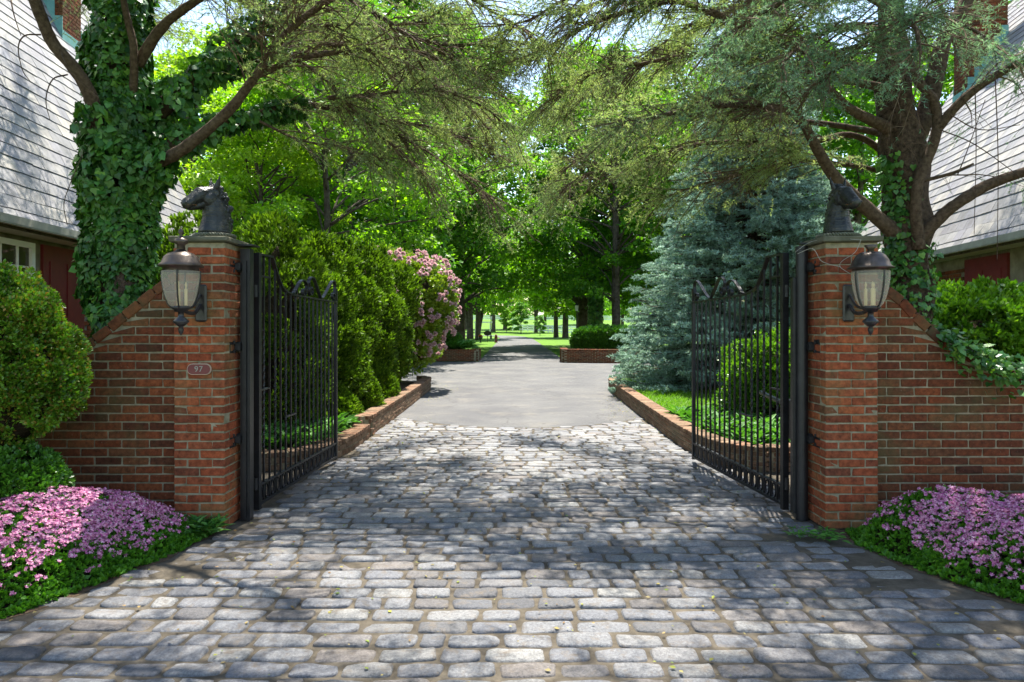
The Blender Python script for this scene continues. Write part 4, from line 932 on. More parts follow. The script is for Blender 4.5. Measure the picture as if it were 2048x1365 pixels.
# ---------------------------------------------------------------- conifer limbs with drooping needle sprays
def conifer(t, limbs, seed, mat, foliage_scale=1.0, out=None):
    """limbs: (pts, r0, r1, dens, f0, style)"""
    r_ = np.random.default_rng(seed); tw = MB(); nd_ = {}
    for (pts, r0, r1, dens, f0, key) in limbs:
        pts = np.asarray(pts, float); sp = catmull(pts, 7); k = len(sp)
        sp = sp+(vn(sp*1., 2.5, 1)[:,None]-.5)*np.array([[.10,.10,.08]])*np.linspace(.3,1,k)[:,None]
        rad = r0+(r1-r0)*np.linspace(0,1,k)**.8
        mb = MB(); tube(mb, sp, rad*(1+.12*(vn(sp, 5, 2)-.5)), 9, wob=.035); mb.build('limb', M['bark2'], t, smooth=True)
        if dens <= 0: continue
        d = np.concatenate([[0], np.cumsum(np.linalg.norm(np.diff(sp, axis=0), axis=1))]); L = d[-1]
        n = int(L*dens); s = np.sort(r_.uniform(f0*L, L, n)); C = np.stack([np.interp(s, d, sp[:,q]) for q in range(3)], -1)
        T = unit(np.stack([np.interp(np.minimum(s+.1, L), d, sp[:,q]) for q in range(3)], -1)-np.stack([np.interp(np.maximum(s-.1,0), d, sp[:,q]) for q in range(3)], -1))
        side = unit(np.cross(T, [0,0,1.]))*np.where(r_.random(n) < .5, 1, -1)[:,None]
        D0 = unit(T*r_.uniform(.3,1.1,n)[:,None]+side*r_.uniform(.2,1.,n)[:,None]+np.array([0,0,1.])*r_.uniform(-.28,.35,n)[:,None]+r_.normal(0,.15,(n,3)))
        Lb = r_.uniform(.45,1.5,n)*(1-.45*(s/L))*foliage_scale; K = 7
        q = C; D = D0; nodes = [q]; dirs = [D]
        for e in range(K):
            D = unit(D+np.array([0,0,-1.])*.06*r_.uniform(.2,1.8,n)[:,None]+r_.normal(0,.10,(n,3))); q = q+D*(Lb/K)[:,None]; nodes.append(q); dirs.append(D)
        for e in range(K): sticks(tw, nodes[e], nodes[e+1], .008*(1-e/K)+.0018, .008*(1-(e+1)/K)+.0018)
        # twigs
        A = []; DD = []
        for e in range(1, K+1):
            for rep in range(2):
                f = r_.random(n)[:,None]; p0 = nodes[e-1]*(1-f)+nodes[e]*f
                sd_ = unit(np.cross(dirs[e], [0,0,1.]))*np.where(r_.random(n) < .5, 1, -1)[:,None]
                A.append(p0); DD.append(unit(dirs[e]*.7+sd_*.8+r_.normal(0,.3,(n,3))+[0,0,-.08]))
        A = np.concatenate(A); DD = np.concatenate(DD); m_ = len(A); Lt = r_.uniform(.10,.34,m_)*foliage_scale
        mid = A+DD*(Lt*.5)[:,None]; D2 = unit(DD+[0,0,-.4]+r_.normal(0,.12,(m_,3))); end = mid+D2*(Lt*.5)[:,None]
        sticks(tw, A, mid, .0022, .0017); sticks(tw, mid, end, .0017, .0010)
        # needle tufts along twigs
        TP = []; TD = []
        for f in np.linspace(.1, 1, 7):
            TP.append(A+DD*(Lt*f)[:,None] if f < .5 else mid+D2*(Lt*(f-.5))[:,None]); TD.append(DD if f < .5 else D2)
        TP = np.concatenate(TP); TD = np.concatenate(TD); keep = r_.random(len(TP)) < (.05+.85*(vn(TP, 3.6, seed) > .49))
        nd_.setdefault(key, []).append((TP[keep], TD[keep]))
    tw.build('twigs', M['twig'], t)
    for key, lst in nd_.items():
        TP = np.concatenate([a for a, _ in lst]); TD = np.concatenate([b for _, b in lst])
        k = 5; Kp = np.repeat(TP, k, 0); Kd = np.repeat(TD, k, 0); D = unit(Kd*.35+rdir(len(Kp))*1.0)
        mb = MB(); scatter(mb, BLADE, Kp+Kd*r_.uniform(-.015,.015,(len(Kp),1)), D, unit(np.cross(D, r_.normal(size=D.shape))), r_.uniform(.022,.042,len(Kp))*[1.,1.][0])
        mb.build('needles', M[key], t)
def LB(lst): return [P(*p) for p in lst]
BLADE = (np.array([[-.10,0,0],[.10,0,0],[0,1,0]]), np.array([[0,1,2]]))

def trunk_mesh(name, t, pts, rad, mat, n=16, rough=.05, parent=None):
    sp = catmull(pts, 10); rr = np.interp(np.linspace(0,1,len(sp)), np.linspace(0,1,len(rad)), rad)
    mb = MB(); T = sp; a = np.arange(n)/n*2*math.pi
    V = np.stack([sp[:,0][:,None]+np.cos(a)*rr[:,None], sp[:,1][:,None]+np.sin(a)*rr[:,None], sp[:,2][:,None]+0*a], -1)
    V = V+(np.stack([np.cos(a), np.sin(a), 0*a], -1)[None])*((vn(V*[1,1,.35], 9, 3)-.5)*rough*2)[...,None]
    k = len(sp); i = np.arange(k-1)[:,None]*n; j = np.arange(n)[None]; j2 = (j+1)%n
    mb.add(V.reshape(-1,3), [np.stack([i+j, i+j2, i+n+j2, i+n+j], -1).reshape(-1,4), (np.arange(n)+(k-1)*n)[None]]); return mb.build(name, mat, t, smooth=True)

t = thing('ivy_clad_conifer', 'big conifer wrapped in thick ivy behind the left garden wall', 'tree', (0,0,0))
main = LB([(245,960,7),(245,650,7),(240,430,7),(248,250,7),(238,100,7),(228,-120,7)])+[np.array([-4.2,7.0,9.0])]
main[0][2] = -.05
trunk_mesh('trunk', t, main, [.28,.22,.21,.21,.18,.15,.06], M['bark'], 18)
limbsL = [
 (LB([(262,330,6.9),(205,262,6.7),(185,200,6.55),(150,140,6.45),(112,85,6.4),(85,25,6.3),(60,-60,6.2),(20,-260,6.0)]), .078,.045, 12,.75,'cedar'),
 (LB([(262,190,6.85),(268,110,6.75),(262,50,6.7),(245,-40,6.6),(200,-200,6.4)]), .045,.025, 8,.6,'cedar'),
 (LB([(275,130,6.85),(315,70,6.8),(350,30,6.75),(430,-20,6.7),(560,-110,6.6)]), .06,.03, 12,.4,'cedar'),
 (LB([(280,260,7.1),(330,215,7.15),(400,150,7.3),(470,90,7.5),(550,25,7.7),(660,-30,7.9),(850,-80,8.2),(1040,-70,8.6)]), .085,.02, 20,.25,'cedar'),
 (LB([(270,340,6.9),(340,315,6.8),(400,275,6.7),(455,225,6.6),(510,155,6.5),(560,90,6.4),(625,25,6.3),(720,-40,6.1),(850,-110,5.8)]), .072,.02, 16,.4,'cedar'),
 (LB([(290,310,7),(345,290,7.1),(420,255,7.4),(520,228,7.8),(610,212,8.2),(700,225,8.6),(800,245,9),(900,265,9.3),(1000,310,9.6)]), .075,.012, 22,.3,'cedar'),
 (LB([(280,240,7.1),(340,190,7.2),(400,150,7.3),(480,122,7.6),(580,112,7.8),(660,90,8),(740,110,8.3),(840,150,8.6),(940,220,8.9),(1000,280,9.1)]), .06,.012, 22,.35,'cedar'),
 (LB([(512,152,6.5),(600,118,6.6),(700,102,6.8),(790,95,7),(880,120,7.2),(980,140,7.4)]), .035,.01, 20,.15,'cedar'),
 (LB([(640,-60,7),(700,-5,7),(760,32,7),(830,78,7.1),(920,90,7.2),(1000,78,7.3),(1070,90,7.4)]), .035,.01, 22,.1,'cedar'),
  (LB([(800,-80,7),(900,-30,7.1),(980,20,7.2),(1050,60,7.3),(1110,130,7.4)]), .025,.008, 22,.0,'cedar'),
 (LB([(1340,-60,6.6),(1230,-40,6.6),(1130,0,6.6),(1060,40,6.7),(1000,50,6.8)]), .025,.008, 22,.0,'cedar'),
 (LB([(655,196,7.6),(740,190,7.7),(870,180,7.8),(958,206,8),(1030,260,8.2)]), .028,.008, 22,.0,'cedar'),
 (LB([(640,215,8.3),(740,235,8.2),(850,300,8.2),(930,350,8.3),(990,400,8.3)]), .022,.007, 20,.1,'cedar'),
 (LB([(560,105,7.7),(640,150,7.6),(720,240,7.6),(800,300,7.7),(860,350,7.8)]), .022,.007, 18,.1,'cedar'),
 (LB([(500,235,7.7),(600,280,7.7),(700,300,7.9),(790,320,8.1)]), .018,.007, 16,.2,'cedar'),
 (LB([(460,95,7.5),(560,60,7.5),(680,50,7.5),(800,50,7.6),(900,30,7.7)]), .03,.01, 20,.1,'cedar'),
 ([(-4.2,7,6.2),(-2.8,6.0,6.0),(-1.4,5.0,5.6),(-.4,4.2,5.2)], .05,.012, 17,.15,'cedar'),  # from here limbs mostly above the frame, added to shade paving and roof
 ([(-4.2,7,5.6),(-3.2,5.8,5.5),(-2.2,4.6,5.2),(-1.4,3.6,5.0)], .05,.012, 13,.2,'cedar'),
 ([(-4.2,7,5.8),(-2.6,8.4,5.6),(-1.2,9.4,5.2),(.0,9.8,4.8)], .05,.012, 11,.15,'cedar'),
 ([(-4.2,7,5.2),(-2.8,5.8,5.2),(-1.4,5.2,5.0),(.2,4.9,4.8)], .05,.012, 18,.15,'cedar'),
 ([(-4.2,7,5.0),(-3.4,5.2,4.9),(-2.6,3.8,4.8)], .05,.012, 21,.15,'cedar'),
 ([(-4.2,7,5.4),(-2.4,9.4,5.5),(-.6,11.3,5.0)], .05,.012, 33,.15,'cedar'),
 ([(-4.2,7,6.8),(-5.4,5.8,6.8),(-6.4,4.8,6.4)], .05,.012, 19,.2,'cedar'),
 ([(-4.2,7,6.2),(-5.4,9,6.9),(-6.8,11,7.6)], .05,.012, 22,.2,'cedar'),
 ([(-4.2,7,5.8),(-5.2,9.3,6.1),(-5.9,11.3,6.4)], .05,.012, 22,.2,'cedar')]
conifer(t, limbsL, 101, M['cedar'])
r_ = np.random.default_rng(31); mb = MB()
ivy_on(mb, main[:6], [.34,.29,.26,.27,.27,.24], 14000, .07, r_, .13)
ivy_on(mb, LB([(245,600,6.9),(230,430,6.9),(225,330,6.8),(215,270,6.8)]), [.12,.16,.22,.2], 1700, .075, r_, .12)
ivy_on(mb, limbsL[5][0][:5], [.16,.16,.13,.10,.06], 1000, .08, r_, .06)
ivy_on(mb, limbsL[3][0][:5], [.20,.2,.15,.12,.08], 900, .08, r_, .08)
ivy_on(mb, limbsL[6][0][:5], [.16,.16,.13,.10,.08], 650, .08, r_, .06)
ivy_on(mb, limbsL[4][0][:2], [.2,.15], 250, .085, r_, .06)
ivy_on(mb, limbsL[0][0][:3], [.22,.2,.12], 420, .085, r_, .1)
mb.build('ivy', M['ivy'], t)
mb = MB()
for pts in ([(82,70,6.3),(50,72,6.2),(37,95,6.2),(45,140,6.1),(62,165,6.1)],[(135,150,6.4),(105,160,6.2),(92,200,6.1),(100,240,6.1)],[(20,-10,6.2),(28,30,6.1),(42,72,6.1)],[(120,100,6.4),(140,140,6.2),(200,200,6.2)]):
    tube(mb, catmull(LB(pts),5), np.linspace(.008,.003,5*len(pts)-4), 5)
for pts in ([(165,310,6.3),(140,370,6.2),(128,410,6.2),(135,450,6.2)],):
    tube(mb, catmull(LB(pts),5), .004, 5)
mb.build('dead_twigs', M['bark'], t)

t = thing('tall_conifer', 'tall bare barked conifer with blue green needles behind right wall', 'tree', (0,0,0))
mainR = LB([(1822,956,7),(1820,650,7),(1814,450,7),(1806,300,7),(1796,220,7),(1785,110,7),(1775,-30,7)])+[np.array([3.7,7.0,8.5])]
mainR[0][2] = -.05
trunk_mesh('trunk', t, mainR, [.26,.215,.21,.215,.18,.15,.11,.05], M['bark'], 20, .06)
limbsR = [
 (LB([(1815,320,7),(1850,230,7),(1872,150,7),(1890,80,7),(1930,10,7),(1960,-80,7),(2000,-300,7)]), .11,.05, 6,.6,'cedar_blue'),
 (LB([(1795,470,6.9),(1760,440,6.85),(1720,405,6.8),(1665,350,6.7),(1635,300,6.6),(1608,252,6.5),(1570,222,6.4),(1500,212,6.3),(1420,215,6.2),(1340,228,6.1),(1250,250,6.0)]), .085,.014, 15,.45,'cedar'),
 (LB([(1795,265,7),(1740,240,6.9),(1700,218,6.8),(1650,180,6.7),(1590,165,6.6),(1500,175,6.5),(1400,190,6.5)]), .07,.014, 13,.3,'cedar_blue'),
 (LB([(1835,480,6.8),(1885,430,6.7),(1925,400,6.6),(1980,370,6.5),(2060,345,6.3),(2150,330,6.1)]), .07,.04, 2,.2,'cedar_blue'),
 (LB([(1838,500,6.75),(1833,420,6.72),(1838,360,6.7),(1862,300,6.7),(1875,250,6.7),(1868,200,6.7),(1840,165,6.7),(1812,120,6.7)]), .062,.04, 0,.6,'cedar_blue'),
 (LB([(1874,258,6.7),(1920,205,6.6),(1970,165,6.5),(2060,115,6.3),(2150,70,6.1)]), .05,.03, 8,.2,'cedar_blue'),
 (LB([(1845,362,6.7),(1900,350,6.6),(1945,332,6.5)]), .022,.01, 4,.2,'cedar_blue'),
 (LB([(1780,160,7.2),(1700,130,7.1),(1650,110,7),(1580,92,6.8),(1530,78,6.7),(1470,45,6.6),(1400,15,6.5),(1340,0,6.5),(1270,18,6.6),(1180,50,6.7),(1120,82,6.8),(1060,110,6.9)]), .062,.012, 18,.3,'cedar'),
 (LB([(1790,320,7.4),(1700,270,7.4),(1600,290,7.4),(1480,285,7.4),(1400,290,7.4),(1330,310,7.4),(1250,335,7.4),(1170,350,7.4),(1120,385,7.4)]), .04,.008, 22,.2,'cedar'),
 (LB([(1785,180,6.8),(1650,150,6.9),(1520,120,7),(1400,110,7.1),(1280,130,7.2),(1190,145,7.3),(1100,200,7.4)]), .045,.01, 20,.2,'cedar'),
 (LB([(1780,270,7.6),(1650,250,7.8),(1520,240,7.9),(1400,232,8),(1300,240,8.1),(1200,290,8.2),(1130,340,8.3)]), .04,.008, 22,.2,'cedar'),
 (LB([(1790,350,7.3),(1700,330,7.4),(1600,320,7.5),(1500,345,7.6),(1400,370,7.7),(1320,400,7.8)]), .03,.008, 20,.15,'cedar'),
  (LB([(1780,60,6.8),(1700,50,6.3),(1620,80,5.9),(1560,130,5.6)]), .04,.012, 20,.1,'cedar_blue'),
 (LB([(1790,110,6.8),(1740,80,6.3),(1690,120,5.9),(1640,170,5.7)]), .04,.012, 20,.1,'cedar_blue'),
 (LB([(1785,20,6.8),(1700,-20,6.3),(1600,-10,5.9),(1500,40,5.6),(1430,90,5.5)]), .04,.012, 18,.1,'cedar_blue'),
 (LB([(1790,60,6.7),(1810,30,6.0),(1830,60,5.5),(1840,110,5.3)]), .03,.012, 17,.1,'cedar_blue'),
 (LB([(1785,60,7),(1860,30,6.6),(1940,60,6.3),(2030,120,6.1)]), .03,.01, 9,.1,'cedar_blue'),
 (LB([(1785,-30,7),(1600,-60,6.8),(1420,-60,6.6),(1260,-20,6.4),(1140,30,6.3)]), .05,.01, 22,.1,'cedar'),
 ([(3.8,7,6.4),(2.6,5.9,6.2),(1.4,4.8,5.7),(.5,4.0,5.3)], .05,.012, 17,.15,'cedar'),  # remaining upper limbs, mostly unseen, added for their dappled shade below
 ([(3.8,7,5.8),(3.0,5.6,5.6),(2.1,4.4,5.2),(1.4,3.4,4.9)], .05,.012, 17,.15,'cedar'),
 ([(3.8,7,6.0),(2.6,8.6,5.6),(1.4,9.6,5.0)], .05,.012, 12,.1,'cedar'),
 ([(3.8,7,6.6),(4.6,5.6,6.4),(5.4,4.4,6.0)], .05,.012, 7,.1,'cedar_blue'),
 ([(3.8,7,5.2),(2.6,5.6,5.2),(1.2,4.8,5.0),(-.2,4.4,4.8)], .05,.012, 18,.15,'cedar'),
 ([(3.8,7,5.0),(3.3,5.4,4.9),(2.8,4.0,4.8)], .05,.012, 21,.15,'cedar'),
 ([(3.8,7,5.6),(2.2,9.6,5.5),(.6,11.5,5.0)], .05,.012, 33,.15,'cedar'),
 ([(3.8,7,6.2),(4.2,8.2,6.4),(4.8,9.8,6.4)], .05,.012, 13,.1,'cedar_blue'),
 ([(3.8,7,6.2),(5.6,9.6,6.9),(7.4,12,7.6)], .05,.012, 16,.1,'cedar_blue'),
 ([(3.8,7,5.8),(5.6,9,5.9),(7.2,11,5.8)], .05,.012, 16,.1,'cedar_blue')]
conifer(t, limbsR, 102, M['cedar_blue'])
mb = MB(); tr = catmull(mainR[:4], 8)
n = 1000; s = r_.random(n); z = s**1.5*2.6+.7; ang = math.pi*1.12+r_.normal(0,.35,n)+.25*np.sin(z*3); cx = np.interp(z, tr[:,2], tr[:,0]); cy = np.interp(z, tr[:,2], tr[:,1])
N = np.stack([np.cos(ang), np.sin(ang), 0*ang], -1); ivy_leaves(mb, np.stack([cx, cy, z], -1)+N*(.225+.06*r_.random(n))[:,None], N, .062, r_)
n = 420; z = r_.random(n)*1.5+.9; ang = -math.pi/2+r_.normal(0,.7,n); cx = np.interp(z, tr[:,2], tr[:,0]); cy = np.interp(z, tr[:,2], tr[:,1])
N = np.stack([np.cos(ang), np.sin(ang), 0*ang], -1); ivy_leaves(mb, np.stack([cx, cy, z], -1)+N*(.225+.05*r_.random(n))[:,None], N, .06, r_)
mb.build('ivy', M['ivy'], t)
# thin hanging twigs over right roof
mb = MB()
for pts in ([(1950,180,6.3),(1952,300,6.3),(1948,470,6.3)],[(1990,150,6.2),(1996,320,6.2),(1994,520,6.2)],[(1900,230,6.5),(1960,260,6.4),(2040,250,6.3)],[(1915,350,6.5),(1935,300,6.5),(1970,200,6.4)],[(1880,260,6.6),(1950,290,6.4),(2048,360,6.2)]):
    tube(mb, catmull(LB(pts),5), np.linspace(.006,.003,11), 4)
mb.build('dead_twigs', M['bark'], t)
# trailing ivy on right wall
t = thing('trailing_ivy', 'ivy vine trailing down the slope of the right garden wall', 'ivy', (3.5,5.3,1.4))
vp = LB([(1880,655,5.38),(1905,680,5.25),(1945,700,5.22),(1985,722,5.2),(2030,738,5.2),(2100,755,5.2)]); vp = [p-np.array([3.5,5.3,1.4]) for p in vp]
mb = MB(); tube(mb, catmull(vp,5), .006, 5); mb.build('stem', M['bark'], t)
mb = MB(); n = 520; s = r_.random(n)**.8; C = catmull(vp,10); ii = (s*(len(C)-1)).astype(int); Pq = C[ii]+r_.normal(0,1,(n,3))*[.07,.05,.035]*(.5+s[:,None]); N = unit(np.array([0,-.6,.8])+r_.normal(0,.4,(n,3)))
dr = r_.random(n) < .22; Pq[dr,2] -= r_.random(dr.sum())*.16; D = unit(r_.normal(0,.6,(n,3))+[.3,-.3,-.5]); scatter(mb, IVY, Pq, D, N, r_.uniform(.03,.06,n)); mb.build('ivy_leaves', M['ivy'], t)

# ---------------------------------------------------------------- blue spruce
t = thing('blue_spruce', 'broad blue spruce sweeping its skirts over the small lawn', 'spruce', (5.35,15.2,.15))
H, R0 = 8.2, 3.25; r_ = np.random.default_rng(77); tw = MB(); TPs = []; TDs = []
mb = MB(); tube(mb, [(0,0,-.1),(0,0,H*.5),(0,0,H)], [.17,.1,.02], 10); mb.build('trunk', M['bark'], t, smooth=True)
z = .35
while z < H-.1:
    f = z/H; R_ = R0*(1-f)**.82*(1.0 if z > .5 else .9)+.08; nb = int(9+10*(1-f))
    for q in range(nb):
        a = q/nb*2*math.pi+r_.uniform(0,.5); L = R_*r_.uniform(.82,1.10); K = 9; d = np.array([math.cos(a), math.sin(a), 0]); pts = []
        for e in range(K+1):
            u_ = e/K; pts.append(d*L*u_+np.array([0,0,z+r_.normal(0,.015)+L*(-.20*u_+.14*u_**3)*(1.2-f)-.12*(1-f)*u_]))
        pts = np.array(pts); tube(tw, pts, np.linspace(.022,.004,K+1), 4)
        nt_ = int(L*15); us = r_.uniform(.30,1,nt_); base = np.stack([np.interp(us, np.linspace(0,1,K+1), pts[:,k]) for k in range(3)], -1)
        sd_ = np.cross(d, [0,0,1.])*np.where(r_.random(nt_) < .5, 1, -1)[:,None]; Dt = unit(d*.9+sd_*.9+r_.normal(0,.2,(nt_,3))+[0,0,-.12]); Lt = r_.uniform(.16,.42,nt_)*(1.15-.5*us)
        end = base+Dt*Lt[:,None]; sticks(tw, base, end, .005, .002)
        for ff in np.linspace(.1,1,5): TPs.append(base+Dt*(Lt*ff)[:,None]); TDs.append(Dt)
    z += r_.uniform(.10,.15)*(1+.3*f)
tw.build('branches', M['bark'], t)
TP = np.concatenate(TPs); TD = np.concatenate(TDs); k = 7; Kp = np.repeat(TP, k, 0); Kd = np.repeat(TD, k, 0); a_ = rdir(len(Kp)); D = unit(Kd*.75+a_*.8+[0,0,.1])
mb = MB(); scatter(mb, (BLADE[0]*[1.7,1,1], BLADE[1]), Kp, D, unit(np.cross(D, r_.normal(size=D.shape))), r_.uniform(.05,.085,len(Kp))); mb.build('needles', M['spruce'], t)
print('spruce', len(Kp))

# ---------------------------------------------------------------- deciduous trees
def decid(seed, H, R, zb, nclump, nleaf, leaf, flat=.5, lean=0., r0=.28, fork=False, clump=(.55,1.15)):
    """returns trunk mesh, crown mesh (shared between copies)"""
    r_ = np.random.default_rng(seed); mb = MB(); K = 8; pts = np.array([(lean*H*(q/K)+r_.normal(0,.05)*q/K*2, r_.normal(0,.05)*q/K*2, H*.86*q/K) for q in range(K+1)]); pts[0,2] = -.3
    tube(mb, catmull(pts,3), np.interp(np.linspace(0,1,3*K+1), [0,.05,.4,1], [r0*1.25,r0,r0*.75,.04]), 10, wob=.03)
    if fork:
        p2 = np.array([(0,0,.4),(.35,.1,2.2),(.9,.2,4.2),(1.6,.2,7)]); tube(mb, catmull(p2,4), np.linspace(r0*.8, r0*.3, 13), 9, wob=.03)
    C = []; 
    for q in range(nclump):
        u_ = r_.random(); zc = zb+(H-zb)*u_; rr = R*math.sin(math.pi*min(max((u_*.86+.16), 0), 1))**.75; a = r_.random()*2*math.pi; rho = rr*math.sqrt(r_.uniform(.12,1))
        if r_.random() < .5: rho = rr*r_.uniform(.75,1.02)
        c = np.array([math.cos(a)*rho+lean*zc, math.sin(a)*rho, zc+r_.normal(0,.3)]); C.append((c, r_.uniform(*clump)))
    hb = []
    for q, (c, s) in enumerate(C):
        if q % 3 == 0:
            zt = max(c[2]-r_.uniform(.5,.35*R+1), zb*.8); b_ = np.array([np.interp(zt, pts[:,2], pts[:,0]), np.interp(zt, pts[:,2], pts[:,1]), zt])
            m_ = (b_+c)/2+np.array([0,0,.25])+r_.normal(0,.15,3); tube(mb, catmull([b_, m_, c],4), np.linspace(r0*.26,.025,9), 5)
    tm = mb.mesh('trunk', M['bark_far'], True)
    w = np.array([s for _, s in C])**2; idx = r_.choice(len(C), nleaf, p=w/w.sum()); cc = np.array([c for c, _ in C])[idx]; ss = np.array([s for _, s in C])[idx]
    dv = rdir(nleaf)*(r_.random(nleaf)**.42)[:,None]; Pq = cc+dv*ss[:,None]*[1,1,flat]
    Pq[:,2] -= .15*(np.hypot(dv[:,0], dv[:,1])**2)*ss
    N = unit(dv*[.5,.5,.4]+[0,0,.75]+r_.normal(0,.45,(nleaf,3))); D = unit(dv*[1,1,.2]+[0,0,-.3]+r_.normal(0,.5,(nleaf,3)))
    mb2 = MB(); scatter(mb2, RH if leaf < .3 else RH, Pq, D, N, leaf*r_.uniform(.7,1.35,nleaf)); return tm, mb2.mesh('crown', M['maple'])
PR_ = {'a': decid(1, 18, 4.6, 3.6, 190, 20000, .225, clump=(.45,.95)), 'b': decid(2, 17, 4.2, 3.0, 180, 19000, .225, fork=True, clump=(.45,.95)), 'c': decid(3, 15, 4.4, 2.4, 170, 18500, .225, clump=(.45,.95)), 'd': decid(4, 9.5, 3.2, 1.7, 100, 22000, .13, clump=(.35,.7), r0=.13),
       'e': decid(5, 4.6, 1.5, 1.1, 40, 8000, .16, clump=(.3,.55), r0=.07)}
CROWN = {}
for k, (tm, cm) in PR_.items():
    for mk in ('maple', 'maple2', 'lime'):
        c2 = cm.copy() if mk != 'maple' else cm; c2.materials.clear(); c2.materials.append(M[mk]); CROWN[k, mk] = c2
GR = 'trees lining the drive'
def tree(kind, mat, x, y, sc, rz, label, group=GR, sxy=None, ivy=False, cat='tree', name='deciduous_tree'):
    t = thing(name, label, cat, (x, y, float(tz(y))), rz, group); t.scale = (sxy or sc, sxy or sc, sc)
    link(bpy.data.objects.new('trunk', PR_[kind][0]), t); link(bpy.data.objects.new('crown', CROWN[kind, mat]), t)
    if ivy:
        mb = MB(); r2 = np.random.default_rng(5); n = 2600; z = r2.random(n)*7; a = r2.random(n)*2*math.pi; N = np.stack([np.cos(a), np.sin(a), 0*a], -1)
        scatter(mb, IVY, np.stack([np.cos(a)*.4, np.sin(a)*.4, z], -1)+N*(r2.random(n)*.12)[:,None], unit([0,0,-1]+r2.normal(0,.4,N.shape)), N, .2); mb.build('ivy', M['ivy'], t)
    return t
X = lambda px, D: (px-1024)*D/F
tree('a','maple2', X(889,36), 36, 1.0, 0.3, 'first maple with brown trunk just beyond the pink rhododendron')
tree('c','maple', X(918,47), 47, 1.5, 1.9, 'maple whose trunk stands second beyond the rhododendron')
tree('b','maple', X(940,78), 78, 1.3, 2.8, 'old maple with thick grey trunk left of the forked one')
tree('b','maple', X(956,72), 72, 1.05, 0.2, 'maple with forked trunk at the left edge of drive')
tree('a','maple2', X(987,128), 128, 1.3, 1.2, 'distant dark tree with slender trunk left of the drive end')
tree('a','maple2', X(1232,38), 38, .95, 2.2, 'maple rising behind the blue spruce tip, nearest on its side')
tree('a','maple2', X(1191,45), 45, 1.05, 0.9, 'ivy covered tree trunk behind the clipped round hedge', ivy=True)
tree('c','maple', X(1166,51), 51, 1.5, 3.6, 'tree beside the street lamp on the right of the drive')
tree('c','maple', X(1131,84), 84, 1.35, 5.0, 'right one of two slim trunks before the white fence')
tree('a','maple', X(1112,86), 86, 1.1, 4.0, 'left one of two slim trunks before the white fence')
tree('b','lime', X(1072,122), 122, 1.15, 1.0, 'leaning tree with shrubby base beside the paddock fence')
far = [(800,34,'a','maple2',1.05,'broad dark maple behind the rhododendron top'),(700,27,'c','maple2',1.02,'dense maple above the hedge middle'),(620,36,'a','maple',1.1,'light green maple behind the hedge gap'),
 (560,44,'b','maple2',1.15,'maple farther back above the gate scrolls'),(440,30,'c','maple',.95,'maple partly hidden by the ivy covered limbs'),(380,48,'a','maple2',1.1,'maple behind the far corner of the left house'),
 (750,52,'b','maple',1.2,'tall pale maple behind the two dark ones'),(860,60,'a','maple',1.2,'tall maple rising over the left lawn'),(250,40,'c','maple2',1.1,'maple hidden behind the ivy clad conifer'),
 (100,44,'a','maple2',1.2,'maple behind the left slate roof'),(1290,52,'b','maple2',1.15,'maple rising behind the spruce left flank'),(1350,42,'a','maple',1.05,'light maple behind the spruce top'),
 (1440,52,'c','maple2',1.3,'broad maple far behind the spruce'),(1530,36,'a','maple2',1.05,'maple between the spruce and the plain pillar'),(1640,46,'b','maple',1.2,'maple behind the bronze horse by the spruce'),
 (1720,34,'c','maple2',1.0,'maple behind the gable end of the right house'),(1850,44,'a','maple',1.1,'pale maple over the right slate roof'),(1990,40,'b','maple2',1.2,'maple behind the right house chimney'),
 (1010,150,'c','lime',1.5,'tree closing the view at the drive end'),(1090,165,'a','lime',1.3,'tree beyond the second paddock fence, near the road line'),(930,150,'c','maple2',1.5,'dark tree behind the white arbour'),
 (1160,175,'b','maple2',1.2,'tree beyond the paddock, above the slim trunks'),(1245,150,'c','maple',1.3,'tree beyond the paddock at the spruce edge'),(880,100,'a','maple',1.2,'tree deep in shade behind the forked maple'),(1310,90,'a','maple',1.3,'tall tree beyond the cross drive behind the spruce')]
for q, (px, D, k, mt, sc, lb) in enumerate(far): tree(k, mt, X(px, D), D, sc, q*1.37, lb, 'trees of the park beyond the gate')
tree('d','lime', X(520,21), 21, .95, .5, 'yellow green dogwood behind the left pillar and gate', None, name='dogwood_tree')
tree('d','lime', X(385,23), 23, 1.15, 2.5, 'yellow green dogwood beside the left roof edge', None, name='dogwood_tree')
tree('d','maple', X(640,20), 20.5, 1.1, 4.1, 'bright green small tree rising above the arborvitae hedge', None, name='dogwood_tree')
tree('e','maple2', X(1042,112), 112, 1.05, 0, 'small round young tree on the lawn at the drive end', None, name='young_tree')
tree('e','maple', X(1013,118), 118, .85, 2, 'smaller pale young tree left of the round one', None, name='young_tree')
tree('e','maple2', X(1080,100), 100, .6, 3, 'dark shrub at the foot of the leaning tree', None, name='lawn_shrub', cat='shrub')

# far wood
mb = MB(); r_ = np.random.default_rng(15); n = 60000; nc = 620; ca = r_.uniform(-1.05,1.05,nc); cr_ = r_.uniform(215,330,nc); cc = np.stack([np.sin(ca)*cr_, np.cos(ca)*cr_, r_.uniform(0,19,nc)**1.0], -1)
idx = r_.integers(0, nc, n); dv = rdir(n)*(r_.random(n)**.5)[:,None]*[7,7,5]; Pq = cc[idx]+dv; Pq[:,2] += 5
scatter(mb, RH, Pq, rdir(n), unit(rdir(n)+[0,0,.8]), r_.uniform(1.2,2.4,n)); tag(mb.build('woodland', M['maple2']), 'distant mass of trees closing the horizon beyond the paddock', 'woodland', None, 'stuff')

